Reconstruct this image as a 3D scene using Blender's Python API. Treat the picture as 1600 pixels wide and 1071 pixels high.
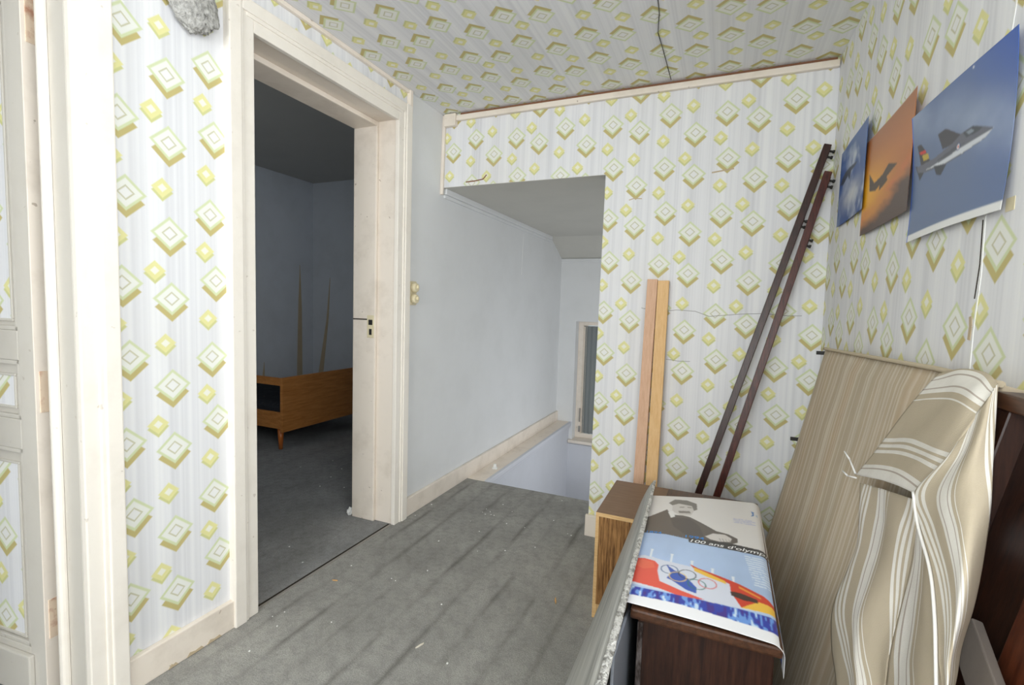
import bpy, bmesh, math, random
import numpy as np
from mathutils import Vector, Matrix, noise
random.seed(7)
rng = np.random.default_rng(7)
scene = bpy.context.scene
for o in list(bpy.data.objects):
    bpy.data.objects.remove(o, do_unlink=True)
COL = scene.collection

# ------------------------------------------------------------ camera, world, light, exposure
def make_camera():
    yaw, pitch, roll, fpx = 0.40768, -0.07244, 0.03006, 761.35
    ca, sa, cb, sb = math.cos(yaw), math.sin(yaw), math.cos(pitch), math.sin(pitch)
    fwd = Vector((-sa * cb, ca * cb, sb))
    right = Vector((ca, sa, 0))
    up = right.cross(fwd)
    r2 = right * math.cos(roll) + up * math.sin(roll)
    u2 = up * math.cos(roll) - right * math.sin(roll)
    m = Matrix((r2, u2, -fwd)).transposed().to_4x4()
    m.translation = Vector((0, 0, 1.12))
    cam = bpy.data.cameras.new('camera')
    cam.sensor_fit = 'HORIZONTAL'
    cam.sensor_width = 36.0
    cam.lens = 36.0 * fpx / 1600.0
    cam.clip_start = 0.02
    o = bpy.data.objects.new('camera', cam)
    COL.objects.link(o)
    o.matrix_world = m
    scene.camera = o
make_camera()

world = bpy.data.worlds.new('world')
scene.world = world
world.use_nodes = True
bg = world.node_tree.nodes['Background']
bg.inputs[0].default_value = (0.72, 0.86, 1.0, 1)
bg.inputs[1].default_value = 0.9

def area_light(name, loc, rot, sx, sy, power, color):
    l = bpy.data.lights.new(name, 'AREA')
    l.shape = 'RECTANGLE'
    l.size, l.size_y = sx, sy
    l.energy = power
    l.color = color
    o = bpy.data.objects.new(name, l)
    COL.objects.link(o)
    o.location = loc
    o.rotation_euler = rot
    return o
# daylight entering through the window in the right wall beside the camera (opening y -0.75..0.65, z 0.8..2.0)
area_light('daylight_side_window', (0.66, -0.05, 1.48), (0, math.radians(82), 0), 1.2, 1.4, 40, (0.95, 0.98, 1.0))
# daylight through the window in the wall behind the camera
area_light('daylight_rear_window', (-0.55, -1.93, 1.45), (math.radians(90), 0, 0), 1.1, 1.1, 44, (0.95, 0.98, 1.0))

# added fill lamp brightening the stairwell, unseen, in front of its solid right wall
area_light('stairwell_fill', (0.29, 3.6, 0.15), (0, math.radians(90), 0), 1.4, 0.9, 11, (0.95, 0.98, 1.0))

# weak daylight from the bedroom's shuttered window (in its near wall, out of sight)
area_light('daylight_bedroom_window', (-3.0, 1.02, 1.35), (math.radians(90), 0, 0), 0.9, 1.1, 3.0, (0.9, 0.96, 1.0))

vs = scene.view_settings
vs.view_transform = 'Standard'
vs.look = 'None'
vs.exposure = 0.16
vs.gamma = 1.0
vs.use_curve_mapping = False

# ------------------------------------------------------------ material helpers
def srgb(r, g, b):
    def c(x):
        x /= 255.0
        return x / 12.92 if x <= 0.04045 else ((x + 0.055) / 1.055) ** 2.4
    return (c(r), c(g), c(b), 1.0)

class NT:
    def __init__(s, nt):
        s.nt = nt
    def n(s, typ, **kw):
        nd = s.nt.nodes.new(typ)
        for k, v in kw.items():
            setattr(nd, k, v)
        return nd
    def put(s, sock, v):
        if isinstance(v, bpy.types.NodeSocket):
            s.nt.links.new(v, sock)
        elif v is not None:
            sock.default_value = v
    def math(s, op, a, b=None, c=None, clamp=False):
        nd = s.n('ShaderNodeMath', operation=op, use_clamp=clamp)
        for i, v in enumerate((a, b, c)):
            if v is not None:
                s.put(nd.inputs[i], v)
        return nd.outputs[0]
    def vmath(s, op, a, b=None, c=None):
        nd = s.n('ShaderNodeVectorMath', operation=op)
        for i, v in enumerate((a, b, c)):
            if v is not None:
                s.put(nd.inputs[i], v)
        return nd.outputs['Value'] if op in ('DOT_PRODUCT', 'LENGTH', 'DISTANCE') else nd.outputs[0]
    def mix(s, f, a, b):
        nd = s.n('ShaderNodeMix', data_type='RGBA')
        s.put(nd.inputs[0], f)
        s.put(nd.inputs[6], a)
        s.put(nd.inputs[7], b)
        return nd.outputs[2]
    def ramp(s, f, stops):
        nd = s.n('ShaderNodeValToRGB')
        el = nd.color_ramp.elements
        while len(el) < len(stops):
            el.new(0.5)
        for e, (p, c) in zip(el, stops):
            e.position = p
            e.color = c if len(c) == 4 else (*c, 1)
        s.put(nd.inputs[0], f)
        return nd.outputs[0]
    def noise(s, vec, scale, detail=2.0, rough=0.5, dims='3D'):
        nd = s.n('ShaderNodeTexNoise', noise_dimensions=dims)
        if vec is not None:
            s.put(nd.inputs['Vector'], vec)
        nd.inputs['Scale'].default_value = scale
        nd.inputs['Detail'].default_value = detail
        nd.inputs['Roughness'].default_value = rough
        return nd.outputs['Fac']
    def mapping(s, vec, scale=(1, 1, 1), rot=(0, 0, 0), loc=(0, 0, 0)):
        nd = s.n('ShaderNodeMapping')
        s.put(nd.inputs['Vector'], vec)
        nd.inputs['Scale'].default_value = scale
        nd.inputs['Rotation'].default_value = rot
        nd.inputs['Location'].default_value = loc
        return nd.outputs[0]
    def bump(s, hgt, strength=0.3, dist=0.01):
        nd = s.n('ShaderNodeBump')
        nd.inputs['Strength'].default_value = strength
        nd.inputs['Distance'].default_value = dist
        s.put(nd.inputs['Height'], hgt)
        return nd.outputs[0]

def new_mat(name, rough=0.6, spec=0.3, metal=0.0):
    m = bpy.data.materials.new(name)
    m.use_nodes = True
    t = NT(m.node_tree)
    b = m.node_tree.nodes['Principled BSDF']
    b.inputs['Roughness'].default_value = rough
    b.inputs['Specular IOR Level'].default_value = spec
    b.inputs['Metallic'].default_value = metal
    tc = t.n('ShaderNodeTexCoord')
    return m, t, b, tc

def paint_mat(name, rgb, rough=0.5, spec=0.35, dirt=0.12, dirt_rgb=(150, 130, 105), scale=6.0, bump=0.08):
    m, t, b, tc = new_mat(name, rough, spec)
    P = tc.outputs['Object']
    n1 = t.noise(P, scale, 5, 0.65)
    n2 = t.noise(P, scale * 7, 3, 0.6)
    f = t.math('MULTIPLY', t.ramp(n1, [(0.5, (0, 0, 0)), (0.78, (1, 1, 1))]), dirt)
    c = t.mix(f, srgb(*rgb), srgb(*dirt_rgb))
    spk = t.ramp(t.noise(P, 38, 2, 0.5), [(0.73, (0, 0, 0)), (0.76, (1, 1, 1))])
    c = t.mix(t.math('MULTIPLY', spk, dirt * 2.0), c, srgb(135, 110, 85))
    t.put(b.inputs['Base Color'], c)
    t.put(b.inputs['Normal'], t.bump(n2, bump, 0.004))
    return m

def wood_mat(name, dark, light, scale=(1, 1, 14), rough=0.4, spec=0.4, grain=18.0, contrast=(0.35, 0.7), bump=0.1):
    """grain runs along the axis with the smallest scale"""
    m, t, b, tc = new_mat(name, rough, spec)
    v = t.mapping(tc.outputs['Object'], scale)
    n1 = t.noise(v, grain, 5, 0.65)
    n2 = t.noise(v, grain * 3.3, 2, 0.5)
    s = t.math('ADD', t.math('MULTIPLY', n1, 0.75), t.math('MULTIPLY', n2, 0.25))
    c = t.ramp(s, [(contrast[0], srgb(*dark)), (contrast[1], srgb(*light))])
    t.put(b.inputs['Base Color'], c)
    t.put(b.inputs['Normal'], t.bump(s, bump, 0.003))
    return m

# -------- wallpaper: white ground with soft grey stripes, pale green diamonds on golden shadows, yellow small diamonds
PU, PV = 0.504, 0.4455
BIG = [(0, 1.563), (.014, 1.359), (.126, 1.266), (.128, 1.5225), (.249, 1.342), (.265, 1.583), (.377, 1.485), (.379, 1.298)]
SML = [(-.021, 1.4535), (-.013, 1.2445), (.083, 1.602), (.108, 1.3925), (.230, 1.2285), (.2375, 1.464), (.337, 1.376), (.362, 1.1635)]
def lattice_group(name, pts, hw, hh):
    g = bpy.data.node_groups.new(name, 'ShaderNodeTree')
    g.interface.new_socket('UV', in_out='INPUT', socket_type='NodeSocketVector')
    g.interface.new_socket('D', in_out='OUTPUT', socket_type='NodeSocketFloat')
    t = NT(g)
    gi = t.n('NodeGroupInput')
    go = t.n('NodeGroupOutput')
    cur = None
    for (a, b) in pts:
        d = t.vmath('SUBTRACT', gi.outputs[0], (a, b, 0))
        w = t.vmath('WRAP', d, (PU / 2, PV / 2, 1), (-PU / 2, -PV / 2, -1))
        w = t.vmath('ABSOLUTE', w)
        l = t.vmath('DOT_PRODUCT', w, (1 / hw, 1 / hh, 0))
        cur = l if cur is None else t.math('MINIMUM', cur, l)
    g.links.new(cur, go.inputs[0])
    return g
G_BIG = lattice_group('diamond_large', BIG, 0.0525, 0.0485)
G_SML = lattice_group('diamond_small', SML, 0.0315, 0.030)

def wallpaper_mat(name='wallpaper', tint=1.0):
    m, t, b, tc = new_mat(name, 0.62, 0.25)
    UV = tc.outputs['UV']
    def grp(g, off):
        nd = t.n('ShaderNodeGroup', node_tree=g)
        t.put(nd.inputs[0], t.vmath('ADD', UV, (0, off, 0)) if off else UV)
        return nd.outputs[0]
    def less(a, v, soft=0.035):
        nd = t.n('ShaderNodeMapRange')
        t.put(nd.inputs['Value'], a)
        nd.inputs['From Min'].default_value = v - soft
        nd.inputs['From Max'].default_value = v + soft
        nd.inputs['To Min'].default_value = 1.0
        nd.inputs['To Max'].default_value = 0.0
        return nd.outputs[0]
    sx = t.n('ShaderNodeSeparateXYZ')
    t.put(sx.inputs[0], UV)
    U = sx.outputs[0]
    uvec = t.n('ShaderNodeCombineXYZ')
    t.put(uvec.inputs[0], U)
    s1 = t.noise(uvec.outputs[0], 17, 2, 0.6)
    s2 = t.noise(uvec.outputs[0], 90, 2, 0.5)
    st = t.math('ADD', t.math('MULTIPLY', s1, 0.7), t.math('MULTIPLY', s2, 0.3))
    ground = t.ramp(st, [(0.36, srgb(216, 216, 220)), (0.5, srgb(232, 232, 235)), (0.62, srgb(240, 240, 241))])
    # gold shadow diamond
    c = t.mix(t.math('MULTIPLY', less(grp(G_BIG, 0.024), 0.90, 0.05), 0.95), ground, srgb(196, 182, 116))
    d = grp(G_BIG, 0)
    c = t.mix(less(d, 1.0, 0.05), c, srgb(214, 222, 182))
    c = t.mix(less(d, 0.80, 0.05), c, srgb(238, 239, 232))
    c = t.mix(t.math('MULTIPLY', less(d, 0.43, 0.04), 0.75), c, srgb(188, 184, 140))
    c = t.mix(less(d, 0.33, 0.05), c, srgb(238, 238, 236))
    # small yellow diamond
    c = t.mix(less(grp(G_SML, 0.010), 0.95, 0.08), c, srgb(212, 212, 150))
    e = grp(G_SML, 0)
    c = t.mix(less(e, 0.95, 0.08), c, srgb(231, 227, 164))
    c = t.mix(less(e, 0.40, 0.08), c, srgb(242, 241, 228))
    # age: very faint yellowed patches
    o = t.noise(tc.outputs['Object'], 2.3, 5, 0.6)
    c = t.mix(t.math('MULTIPLY', t.ramp(o, [(0.5, (0, 0, 0)), (0.8, (1, 1, 1))]), 0.14), c, srgb(205, 195, 170))
    t.put(b.inputs['Base Color'], c)
    t.put(b.inputs['Normal'], t.bump(t.noise(tc.outputs['Object'], 60, 3, 0.6), 0.12, 0.003))
    return m

def carpet_mat(name, base=(172, 170, 165), lines=0.6):
    m, t, b, tc = new_mat(name, 0.95, 0.05)
    P = tc.outputs['Object']
    big = t.noise(P, 3.2, 6, 0.7)
    mid = t.noise(P, 26, 4, 0.75)
    fine = t.noise(P, 240, 2, 0.7)
    c = t.ramp(big, [(0.30, srgb(*[int(x * .88) for x in base])), (0.55, srgb(*base)), (0.75, srgb(*[int(x * 1.09) for x in base]))])
    c = t.mix(t.math('MULTIPLY', t.ramp(mid, [(0.35, (1, 1, 1)), (0.55, (0, 0, 0))]), 0.36), c, srgb(112, 111, 108))
    c = t.mix(t.math('MULTIPLY', t.ramp(fine, [(0.40, (1, 1, 1)), (0.60, (0, 0, 0))]), 0.36), c, srgb(104, 103, 100))
    # worn dirt lines over the board joints beneath, running along the room
    sx = t.n('ShaderNodeSeparateXYZ')
    t.put(sx.inputs[0], P)
    wob = t.noise(t.mapping(P, (1, 1.2, 1)), 2.0, 3, 0.6)
    xx = t.math('ADD', sx.outputs[0], t.math('MULTIPLY', wob, 0.035))
    k = t.math('FRACT', t.math('DIVIDE', xx, 0.132))
    dist = t.math('ABSOLUTE', t.math('SUBTRACT', k, 0.5))
    line = t.ramp(dist, [(0.0, (1, 1, 1)), (0.16, (0, 0, 0))])
    ln = t.ramp(t.noise(t.mapping(P, (6, 1.1, 1)), 1.7, 3, 0.6), [(0.40, (0, 0, 0)), (0.62, (1, 1, 1))])
    c = t.mix(t.math('MULTIPLY', t.math('MULTIPLY', line, ln), lines), c, srgb(92, 90, 86))
    # chalky scuffs
    du = t.ramp(t.noise(P, 9, 6, 0.8), [(0.66, (0, 0, 0)), (0.76, (1, 1, 1))])
    c = t.mix(t.math('MULTIPLY', du, 0.22), c, srgb(175, 174, 170))
    t.put(b.inputs['Base Color'], c)
    h = t.math('ADD', t.math('MULTIPLY', mid, 0.5), fine)
    t.put(b.inputs['Normal'], t.bump(h, 0.55, 0.004))
    return m

def plain_paper_mat(name, rgb, amt=0.10):
    m, t, b, tc = new_mat(name, 0.6, 0.25)
    P = tc.outputs['Object']
    n = t.noise(P, 3.5, 5, 0.6)
    c = t.mix(t.math('MULTIPLY', t.ramp(n, [(0.45, (0, 0, 0)), (0.75, (1, 1, 1))]), amt), srgb(*rgb), srgb(165, 165, 160))
    w = t.noise(t.mapping(P, (60, 60, 60)), 4, 3, 0.6)
    t.put(b.inputs['Base Color'], c)
    t.put(b.inputs['Normal'], t.bump(w, 0.14, 0.003))
    return m

def stripe_cloth_mat(name, ground, white, brown, freq, rough=0.9, weave=0.25, dirt=0.0):
    """stripes along V, the stripe coordinate is U of the UV map"""
    m, t, b, tc = new_mat(name, rough, 0.1)
    UV = tc.outputs['UV']
    sx = t.n('ShaderNodeSeparateXYZ')
    t.put(sx.inputs[0], UV)
    u = t.math('MULTIPLY', sx.outputs[0], freq)
    k = t.math('FRACT', u)
    nd = t.n('ShaderNodeValToRGB')
    nd.color_ramp.interpolation = 'CONSTANT'
    G, W, Bn = srgb(*ground), srgb(*white), srgb(*brown)
    stops = [(0.0, G), (0.30, W), (0.34, G), (0.37, W), (0.41, G), (0.44, W), (0.48, G), (0.62, W), (0.66, Bn), (0.675, W), (0.78, Bn), (0.795, W), (0.84, G), (0.90, W), (0.915, G)]
    el = nd.color_ramp.elements
    while len(el) < len(stops):
        el.new(0.5)
    for e, (p, c) in zip(el, stops):
        e.position = p
        e.color = c
    t.put(nd.inputs[0], k)
    P = tc.outputs['Object']
    n = t.noise(P, 7, 5, 0.65)
    c = t.mix(t.math('MULTIPLY', t.ramp(n, [(0.4, (0, 0, 0)), (0.75, (1, 1, 1))]), 0.25), nd.outputs[0], srgb(*[int(x * .82) for x in ground]))
    if dirt:
        n2 = t.noise(P, 2.4, 4, 0.6)
        c = t.mix(t.math('MULTIPLY', t.ramp(n2, [(0.45, (0, 0, 0)), (0.72, (1, 1, 1))]), dirt), c, srgb(105, 98, 86))
    t.put(b.inputs['Base Color'], c)
    t.put(b.inputs['Normal'], t.bump(t.noise(P, 420, 2, 0.6), weave, 0.002))
    return m

def ticking_mat(name):
    m, t, b, tc = new_mat(name, 0.9, 0.1)
    sx = t.n('ShaderNodeSeparateXYZ')
    t.put(sx.inputs[0], tc.outputs['UV'])
    cx = t.n('ShaderNodeCombineXYZ')
    t.put(cx.inputs[0], sx.outputs[0])
    n1 = t.noise(cx.outputs[0], 11, 3, 0.55)
    n2 = t.noise(cx.outputs[0], 7, 1, 0.5)
    c = t.ramp(n1, [(0.34, srgb(184, 168, 146)), (0.44, srgb(192, 177, 155)), (0.475, srgb(214, 205, 190)), (0.505, srgb(190, 175, 152)), (0.56, srgb(196, 182, 160)), (0.60, srgb(216, 208, 193)), (0.64, srgb(192, 178, 156))])
    c = t.mix(t.math('MULTIPLY', t.ramp(n2, [(0.45, (0, 0, 0)), (0.65, (1, 1, 1))]), 0.3), c, srgb(204, 172, 138))
    P = tc.outputs['Object']
    d = t.noise(P, 2.2, 5, 0.65)
    c = t.mix(t.math('MULTIPLY', t.ramp(d, [(0.42, (0, 0, 0)), (0.70, (1, 1, 1))]), 0.4), c, srgb(150, 142, 126))
    t.put(b.inputs['Base Color'], c)
    t.put(b.inputs['Normal'], t.bump(t.noise(P, 350, 2, 0.6), 0.25, 0.002))
    return m

def colour_attr_mat(name, rough=0.35, spec=0.4):
    m, t, b, tc = new_mat(name, rough, spec)
    a = t.n('ShaderNodeAttribute', attribute_name='print')
    t.put(b.inputs['Base Color'], a.outputs['Color'])
    return m

MT = {}
MT['paper'] = wallpaper_mat()
MT['carpet'] = carpet_mat('carpet_grey')
MT['carpet_bed'] = carpet_mat('carpet_grey_bedroom', (160, 160, 160), 0.15)
MT['cream'] = paint_mat('cream_paint', (240, 229, 216), 0.42, 0.4, 0.26)
MT['cream_clean'] = paint_mat('cream_paint_frame', (244, 237, 227), 0.4, 0.4, 0.14)
MT['door_shaded'] = paint_mat('door_paint_shaded', (206, 201, 192), 0.45, 0.4, 0.12)  # greyed to put the shade on leaf and jamb faces into their colour
MT['plain'] = plain_paper_mat('plain_white_paper', (229, 230, 231))
MT['stairpaint'] = plain_paper_mat('blue_white_distemper', (214, 216, 223), 0.12)
MT['nicheceil'] = plain_paper_mat('grey_white_ceiling_paint', (205, 203, 196), 0.15)
MT['bedwall'] = plain_paper_mat('bedroom_paper', (214, 218, 224), 0.2)
MT['bedceil'] = plain_paper_mat('bedroom_ceiling_paint', (190, 188, 182), 0.2)
MT['rail'] = wood_mat('mahogany_stain', (48, 20, 18), (98, 48, 40), (14, 14, 1.2), 0.3, 0.5, 10)
MT['rail_dark'] = wood_mat('black_brown_stain', (36, 20, 18), (74, 42, 38), (14, 14, 1.2), 0.32, 0.5, 10)
MT['darkwood'] = wood_mat('dark_stained_wood', (34, 17, 12), (70, 40, 27), (12, 12, 1), 0.38, 0.45, 9)
MT['darkwood_h'] = wood_mat('dark_stained_top', (56, 34, 22), (92, 58, 38), (10, 1, 10), 0.4, 0.45, 9)
MT['wornedge'] = wood_mat('scuffed_grey_edge', (44, 32, 28), (128, 120, 118), (9, 9, 2), 0.5, 0.3, 12, (0.42, 0.66))
MT['redwood'] = wood_mat('red_brown_wood', (62, 28, 16), (104, 54, 32), (12, 12, 1), 0.4, 0.4, 8)
MT['plank_pink'] = wood_mat('planed_wood_pinkish', (210, 168, 138), (228, 190, 162), (14, 14, 0.8), 0.65, 0.2, 9)
MT['plank_yellow'] = wood_mat('planed_wood_yellow', (222, 178, 124), (238, 200, 150), (14, 14, 0.8), 0.65, 0.2, 9)
MT['cab_top'] = wood_mat('brown_laminate', (124, 96, 74), (142, 114, 92), (1.2, 10, 10), 0.5, 0.3, 9, (0.3, 0.75), 0.03)
MT['cab_front'] = wood_mat('zebra_grain_laminate', (88, 56, 26), (166, 122, 74), (16, 16, 0.9), 0.45, 0.35, 9, (0.40, 0.62), 0.05)
MT['ply'] = wood_mat('ply_edge', (196, 156, 104), (224, 190, 140), (3, 3, 40), 0.7, 0.15, 6)
MT['bedwood'] = wood_mat('teak_veneer', (168, 106, 50), (206, 142, 78), (2, 1, 12), 0.4, 0.4, 6)
MT['bedleg'] = wood_mat('orange_varnish_leg', (176, 92, 34), (206, 122, 54), (10, 10, 1), 0.3, 0.5, 6)
MT['blackcloth'] = paint_mat('dark_mattress_cloth', (46, 48, 52), 0.95, 0.05, 0.3, (90, 90, 92), 18, 0.4)
MT['black'] = paint_mat('black_metal', (26, 24, 24), 0.4, 0.5, 0.1)
MT['steel'] = paint_mat('dull_steel', (150, 146, 140), 0.4, 0.5, 0.2)
MT['rust'] = paint_mat('painted_rusty_hinge', (232, 210, 186), 0.55, 0.3, 0.9, (170, 92, 58), 28)
MT['bakelite'] = paint_mat('ivory_bakelite', (226, 214, 180), 0.35, 0.5, 0.1)
MT['white'] = paint_mat('white_plaster', (240, 240, 238), 0.8, 0.1, 0.05)
MT['splinter'] = paint_mat('raw_wood_splinter', (214, 168, 110), 0.8, 0.1, 0.05)
MT['whitesplinter'] = paint_mat('pale_wood_splinter', (232, 224, 208), 0.8, 0.1, 0.05)
MT['crack'] = paint_mat('crack_grey', (150, 148, 145), 0.9, 0.05, 0.05)
MT['tear'] = paint_mat('bare_plaster_tear', (196, 178, 150), 0.9, 0.05, 0.2)
MT['darkgap'] = paint_mat('dark_line', (60, 54, 48), 0.9, 0.05, 0.05)
MT['edgebrown'] = paint_mat('brown_seam', (140, 100, 78), 0.9, 0.05, 0.05)
MT['ticking'] = ticking_mat('mattress_ticking')
MT['cloth'] = stripe_cloth_mat('striped_cotton', (190, 177, 156), (232, 228, 221), (184, 172, 162), 1.9)
MT['pipe'] = paint_mat('beige_piping', (198, 184, 160), 0.9, 0.1, 0.2)
MT['print'] = colour_attr_mat('printed_paper')
MT['paperback'] = paint_mat('paper_back', (236, 234, 232), 0.6, 0.2, 0.03)
MT['ink_white'] = paint_mat('white_ink', (244, 244, 244), 0.5, 0.3, 0.0)
MT['ink_blue'] = paint_mat('blue_ink', (70, 140, 214), 0.5, 0.3, 0.0)
MT['greyboard'] = paint_mat('grey_plank_paint', (118, 110, 104), 0.6, 0.25, 0.3, (80, 70, 64), 20)
MT['bluegrey'] = paint_mat('blue_grey_sheet', (150, 156, 166), 0.35, 0.5, 0.1)

def sheet_mat():
    m, t, b, tc = new_mat('grey_plastic_sheet', 0.38, 0.5)
    P = tc.outputs['UV']
    n = t.noise(t.mapping(P, (1.0, 26, 1)), 3, 4, 0.6)
    c = t.ramp(n, [(0.35, srgb(128, 128, 124)), (0.6, srgb(172, 171, 166)), (0.75, srgb(192, 190, 184))])
    t.put(b.inputs['Base Color'], c)
    return m
MT['sheet'] = sheet_mat()
def foil_mat():
    m, t, b, tc = new_mat('crumpled_foil', 0.32, 0.5, 0.55)
    n = t.noise(tc.outputs['Object'], 90, 4, 0.7)
    t.put(b.inputs['Base Color'], t.ramp(n, [(0.38, srgb(160, 158, 154)), (0.55, srgb(244, 243, 240))]))
    t.put(b.inputs['Normal'], t.bump(n, 0.8, 0.01))
    return m
MT['foil'] = foil_mat()
def fuzz_mat():
    m, t, b, tc = new_mat('grey_fibrous_clump', 0.95, 0.05)
    n = t.noise(tc.outputs['Object'], 70, 5, 0.75)
    t.put(b.inputs['Base Color'], t.ramp(n, [(0.28, srgb(140, 138, 134)), (0.55, srgb(206, 204, 200)), (0.75, srgb(228, 227, 224))]))
    t.put(b.inputs['Normal'], t.bump(n, 0.9, 0.01))
    return m
MT['fuzz'] = fuzz_mat()
def glass_mat():
    m = bpy.data.materials.new('window_glass')
    m.use_nodes = True
    t = NT(m.node_tree)
    b = m.node_tree.nodes['Principled BSDF']
    m.node_tree.nodes.remove(b)
    out = m.node_tree.nodes['Material Output']
    g = t.n('ShaderNodeBsdfGlossy')
    g.inputs['Roughness'].default_value = 0.05
    tr = t.n('ShaderNodeBsdfTransparent')
    tr.inputs[0].default_value = (0.86, 0.9, 0.9, 1)
    mx = t.n('ShaderNodeMixShader')
    mx.inputs[0].default_value = 0.10
    m.node_tree.links.new(tr.outputs[0], mx.inputs[1])
    m.node_tree.links.new(g.outputs[0], mx.inputs[2])
    m.node_tree.links.new(mx.outputs[0], out.inputs[0])
    return m
MT['glass'] = glass_mat()
def net_mat():
    m = bpy.data.materials.new('grey_net_curtain')
    m.use_nodes = True
    t = NT(m.node_tree)
    b = m.node_tree.nodes['Principled BSDF']
    m.node_tree.nodes.remove(b)
    out = m.node_tree.nodes['Material Output']
    d = t.n('ShaderNodeBsdfDiffuse')
    d.inputs[0].default_value = srgb(150, 152, 150)
    tl = t.n('ShaderNodeBsdfTranslucent')
    tl.inputs[0].default_value = srgb(120, 124, 124)
    mx = t.n('ShaderNodeMixShader')
    mx.inputs[0].default_value = 0.35
    m.node_tree.links.new(d.outputs[0], mx.inputs[1])
    m.node_tree.links.new(tl.outputs[0], mx.inputs[2])
    m.node_tree.links.new(mx.outputs[0], out.inputs[0])
    return m
MT['net'] = net_mat()

# ------------------------------------------------------------ object helpers
def link(name, me, mat=None, parent=None, loc=None):
    o = bpy.data.objects.new(name, me)
    COL.objects.link(o)
    if mat is not None:
        me.materials.append(MT[mat] if isinstance(mat, str) else mat)
    if parent is not None:
        o.parent = parent
    if loc is not None:
        o.location = loc
    return o
def empty(name, loc, label, cat, group=None):
    o = bpy.data.objects.new(name, None)
    COL.objects.link(o)
    o.empty_display_size = 0.05
    o.location = loc
    o['label'] = label
    o['category'] = cat
    if group:
        o['group'] = group
    return o
def tag(o, label, cat, group=None):
    o['label'] = label
    o['category'] = cat
    if group:
        o['group'] = group
    return o
def struct(o):
    o['kind'] = 'structure'
    return o
def wloc(p):
    """world location of a parent chain (translations only)"""
    v = Vector((0, 0, 0))
    while p is not None:
        v += p.location
        p = p.parent
    return v

class MB:
    """collects geometry in world coordinates; build() makes one mesh object"""
    def __init__(s):
        s.bm = bmesh.new()
    def box(s, x0, x1, y0, y1, z0, z1, bev=0.0, xf=None):
        lo = bmesh.new()
        bmesh.ops.create_cube(lo, size=1.0)
        for v in lo.verts:
            v.co = Vector(((x0 + x1) / 2 + v.co.x * (x1 - x0), (y0 + y1) / 2 + v.co.y * (y1 - y0), (z0 + z1) / 2 + v.co.z * (z1 - z0)))
        if bev:
            bmesh.ops.bevel(lo, geom=list(lo.edges), offset=bev, segments=2, profile=0.6, affect='EDGES')
        s._merge(lo, xf)
        return s
    def _merge(s, lo, xf=None):
        if xf is not None:
            for v in lo.verts:
                v.co = xf(v.co)
        mp = {}
        for v in lo.verts:
            mp[v] = s.bm.verts.new(v.co)
        for f in lo.faces:
            try:
                nf = s.bm.faces.new([mp[v] for v in f.verts])
                nf.smooth = f.smooth
            except ValueError:
                pass
        lo.free()
    def cyl(s, p0, p1, r0, r1=None, seg=14, bev=0.0):
        r1 = r0 if r1 is None else r1
        p0, p1 = Vector(p0), Vector(p1)
        lo = bmesh.new()
        d = p1 - p0
        bmesh.ops.create_cone(lo, cap_ends=True, segments=seg, radius1=r0, radius2=r1, depth=d.length)
        if bev:
            es = [e for e in lo.edges if abs(e.verts[0].co.z - e.verts[1].co.z) < 1e-6]
            bmesh.ops.bevel(lo, geom=es, offset=bev, segments=2, profile=0.6, affect='EDGES')
        q = Vector((0, 0, 1)).rotation_difference(d.normalized())
        for v in lo.verts:
            v.co = q @ v.co + (p0 + p1) / 2
        for f in lo.faces:
            f.smooth = len(f.verts) == 4
        s._merge(lo)
        return s
    def prism(s, pts, z0, z1, axis='z'):
        """closed outline pts (2D) extruded; axis names the extrusion direction"""
        def P(a, b, c):
            return {'z': (a, b, c), 'y': (a, c, b), 'x': (c, a, b)}[axis]
        lo = bmesh.new()
        A = [lo.verts.new(P(a, b, z0)) for a, b in pts]
        B = [lo.verts.new(P(a, b, z1)) for a, b in pts]
        lo.faces.new(A)
        lo.faces.new(B[::-1])
        n = len(pts)
        for i in range(n):
            lo.faces.new((A[i], B[i], B[(i + 1) % n], A[(i + 1) % n]))
        bmesh.ops.recalc_face_normals(lo, faces=lo.faces)
        s._merge(lo)
        return s
    def beam(s, p0, p1, w, d, side=(1, 0, 0), bev=0.002):
        """rectangular bar from p0 to p1; w across 'side', d across the other"""
        p0, p1 = Vector(p0), Vector(p1)
        a = (p1 - p0)
        L = a.length
        a.normalize()
        sd = Vector(side)
        sd = (sd - a * sd.dot(a)).normalized()
        ot = a.cross(sd)
        def xf(c):
            return p0 + sd * c.x + ot * c.y + a * c.z
        s.box(-w / 2, w / 2, -d / 2, d / 2, 0, L, bev, xf)
        return s
    def build(s, name, mat, parent=None, uvf=None, smooth=False, org=None):
        bmesh.ops.recalc_face_normals(s.bm, faces=s.bm.faces)
        if uvf:
            uvl = s.bm.loops.layers.uv.new('UVMap')
            for f in s.bm.faces:
                for l in f.loops:
                    l[uvl].uv = uvf(l.vert.co, f.normal)
        me = bpy.data.meshes.new(name)
        if parent is not None:
            off = wloc(parent)
            if org is not None:
                off = off + Vector(org)
        else:
            off = Vector(org) if org is not None else Vector((0, 0, 0))
        for v in s.bm.verts:
            v.co -= off
        if smooth:
            for f in s.bm.faces:
                f.smooth = True
        s.bm.to_mesh(me)
        s.bm.free()
        o = link(name, me, mat, parent)
        if org is not None:
            o.location = org
        return o

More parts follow.
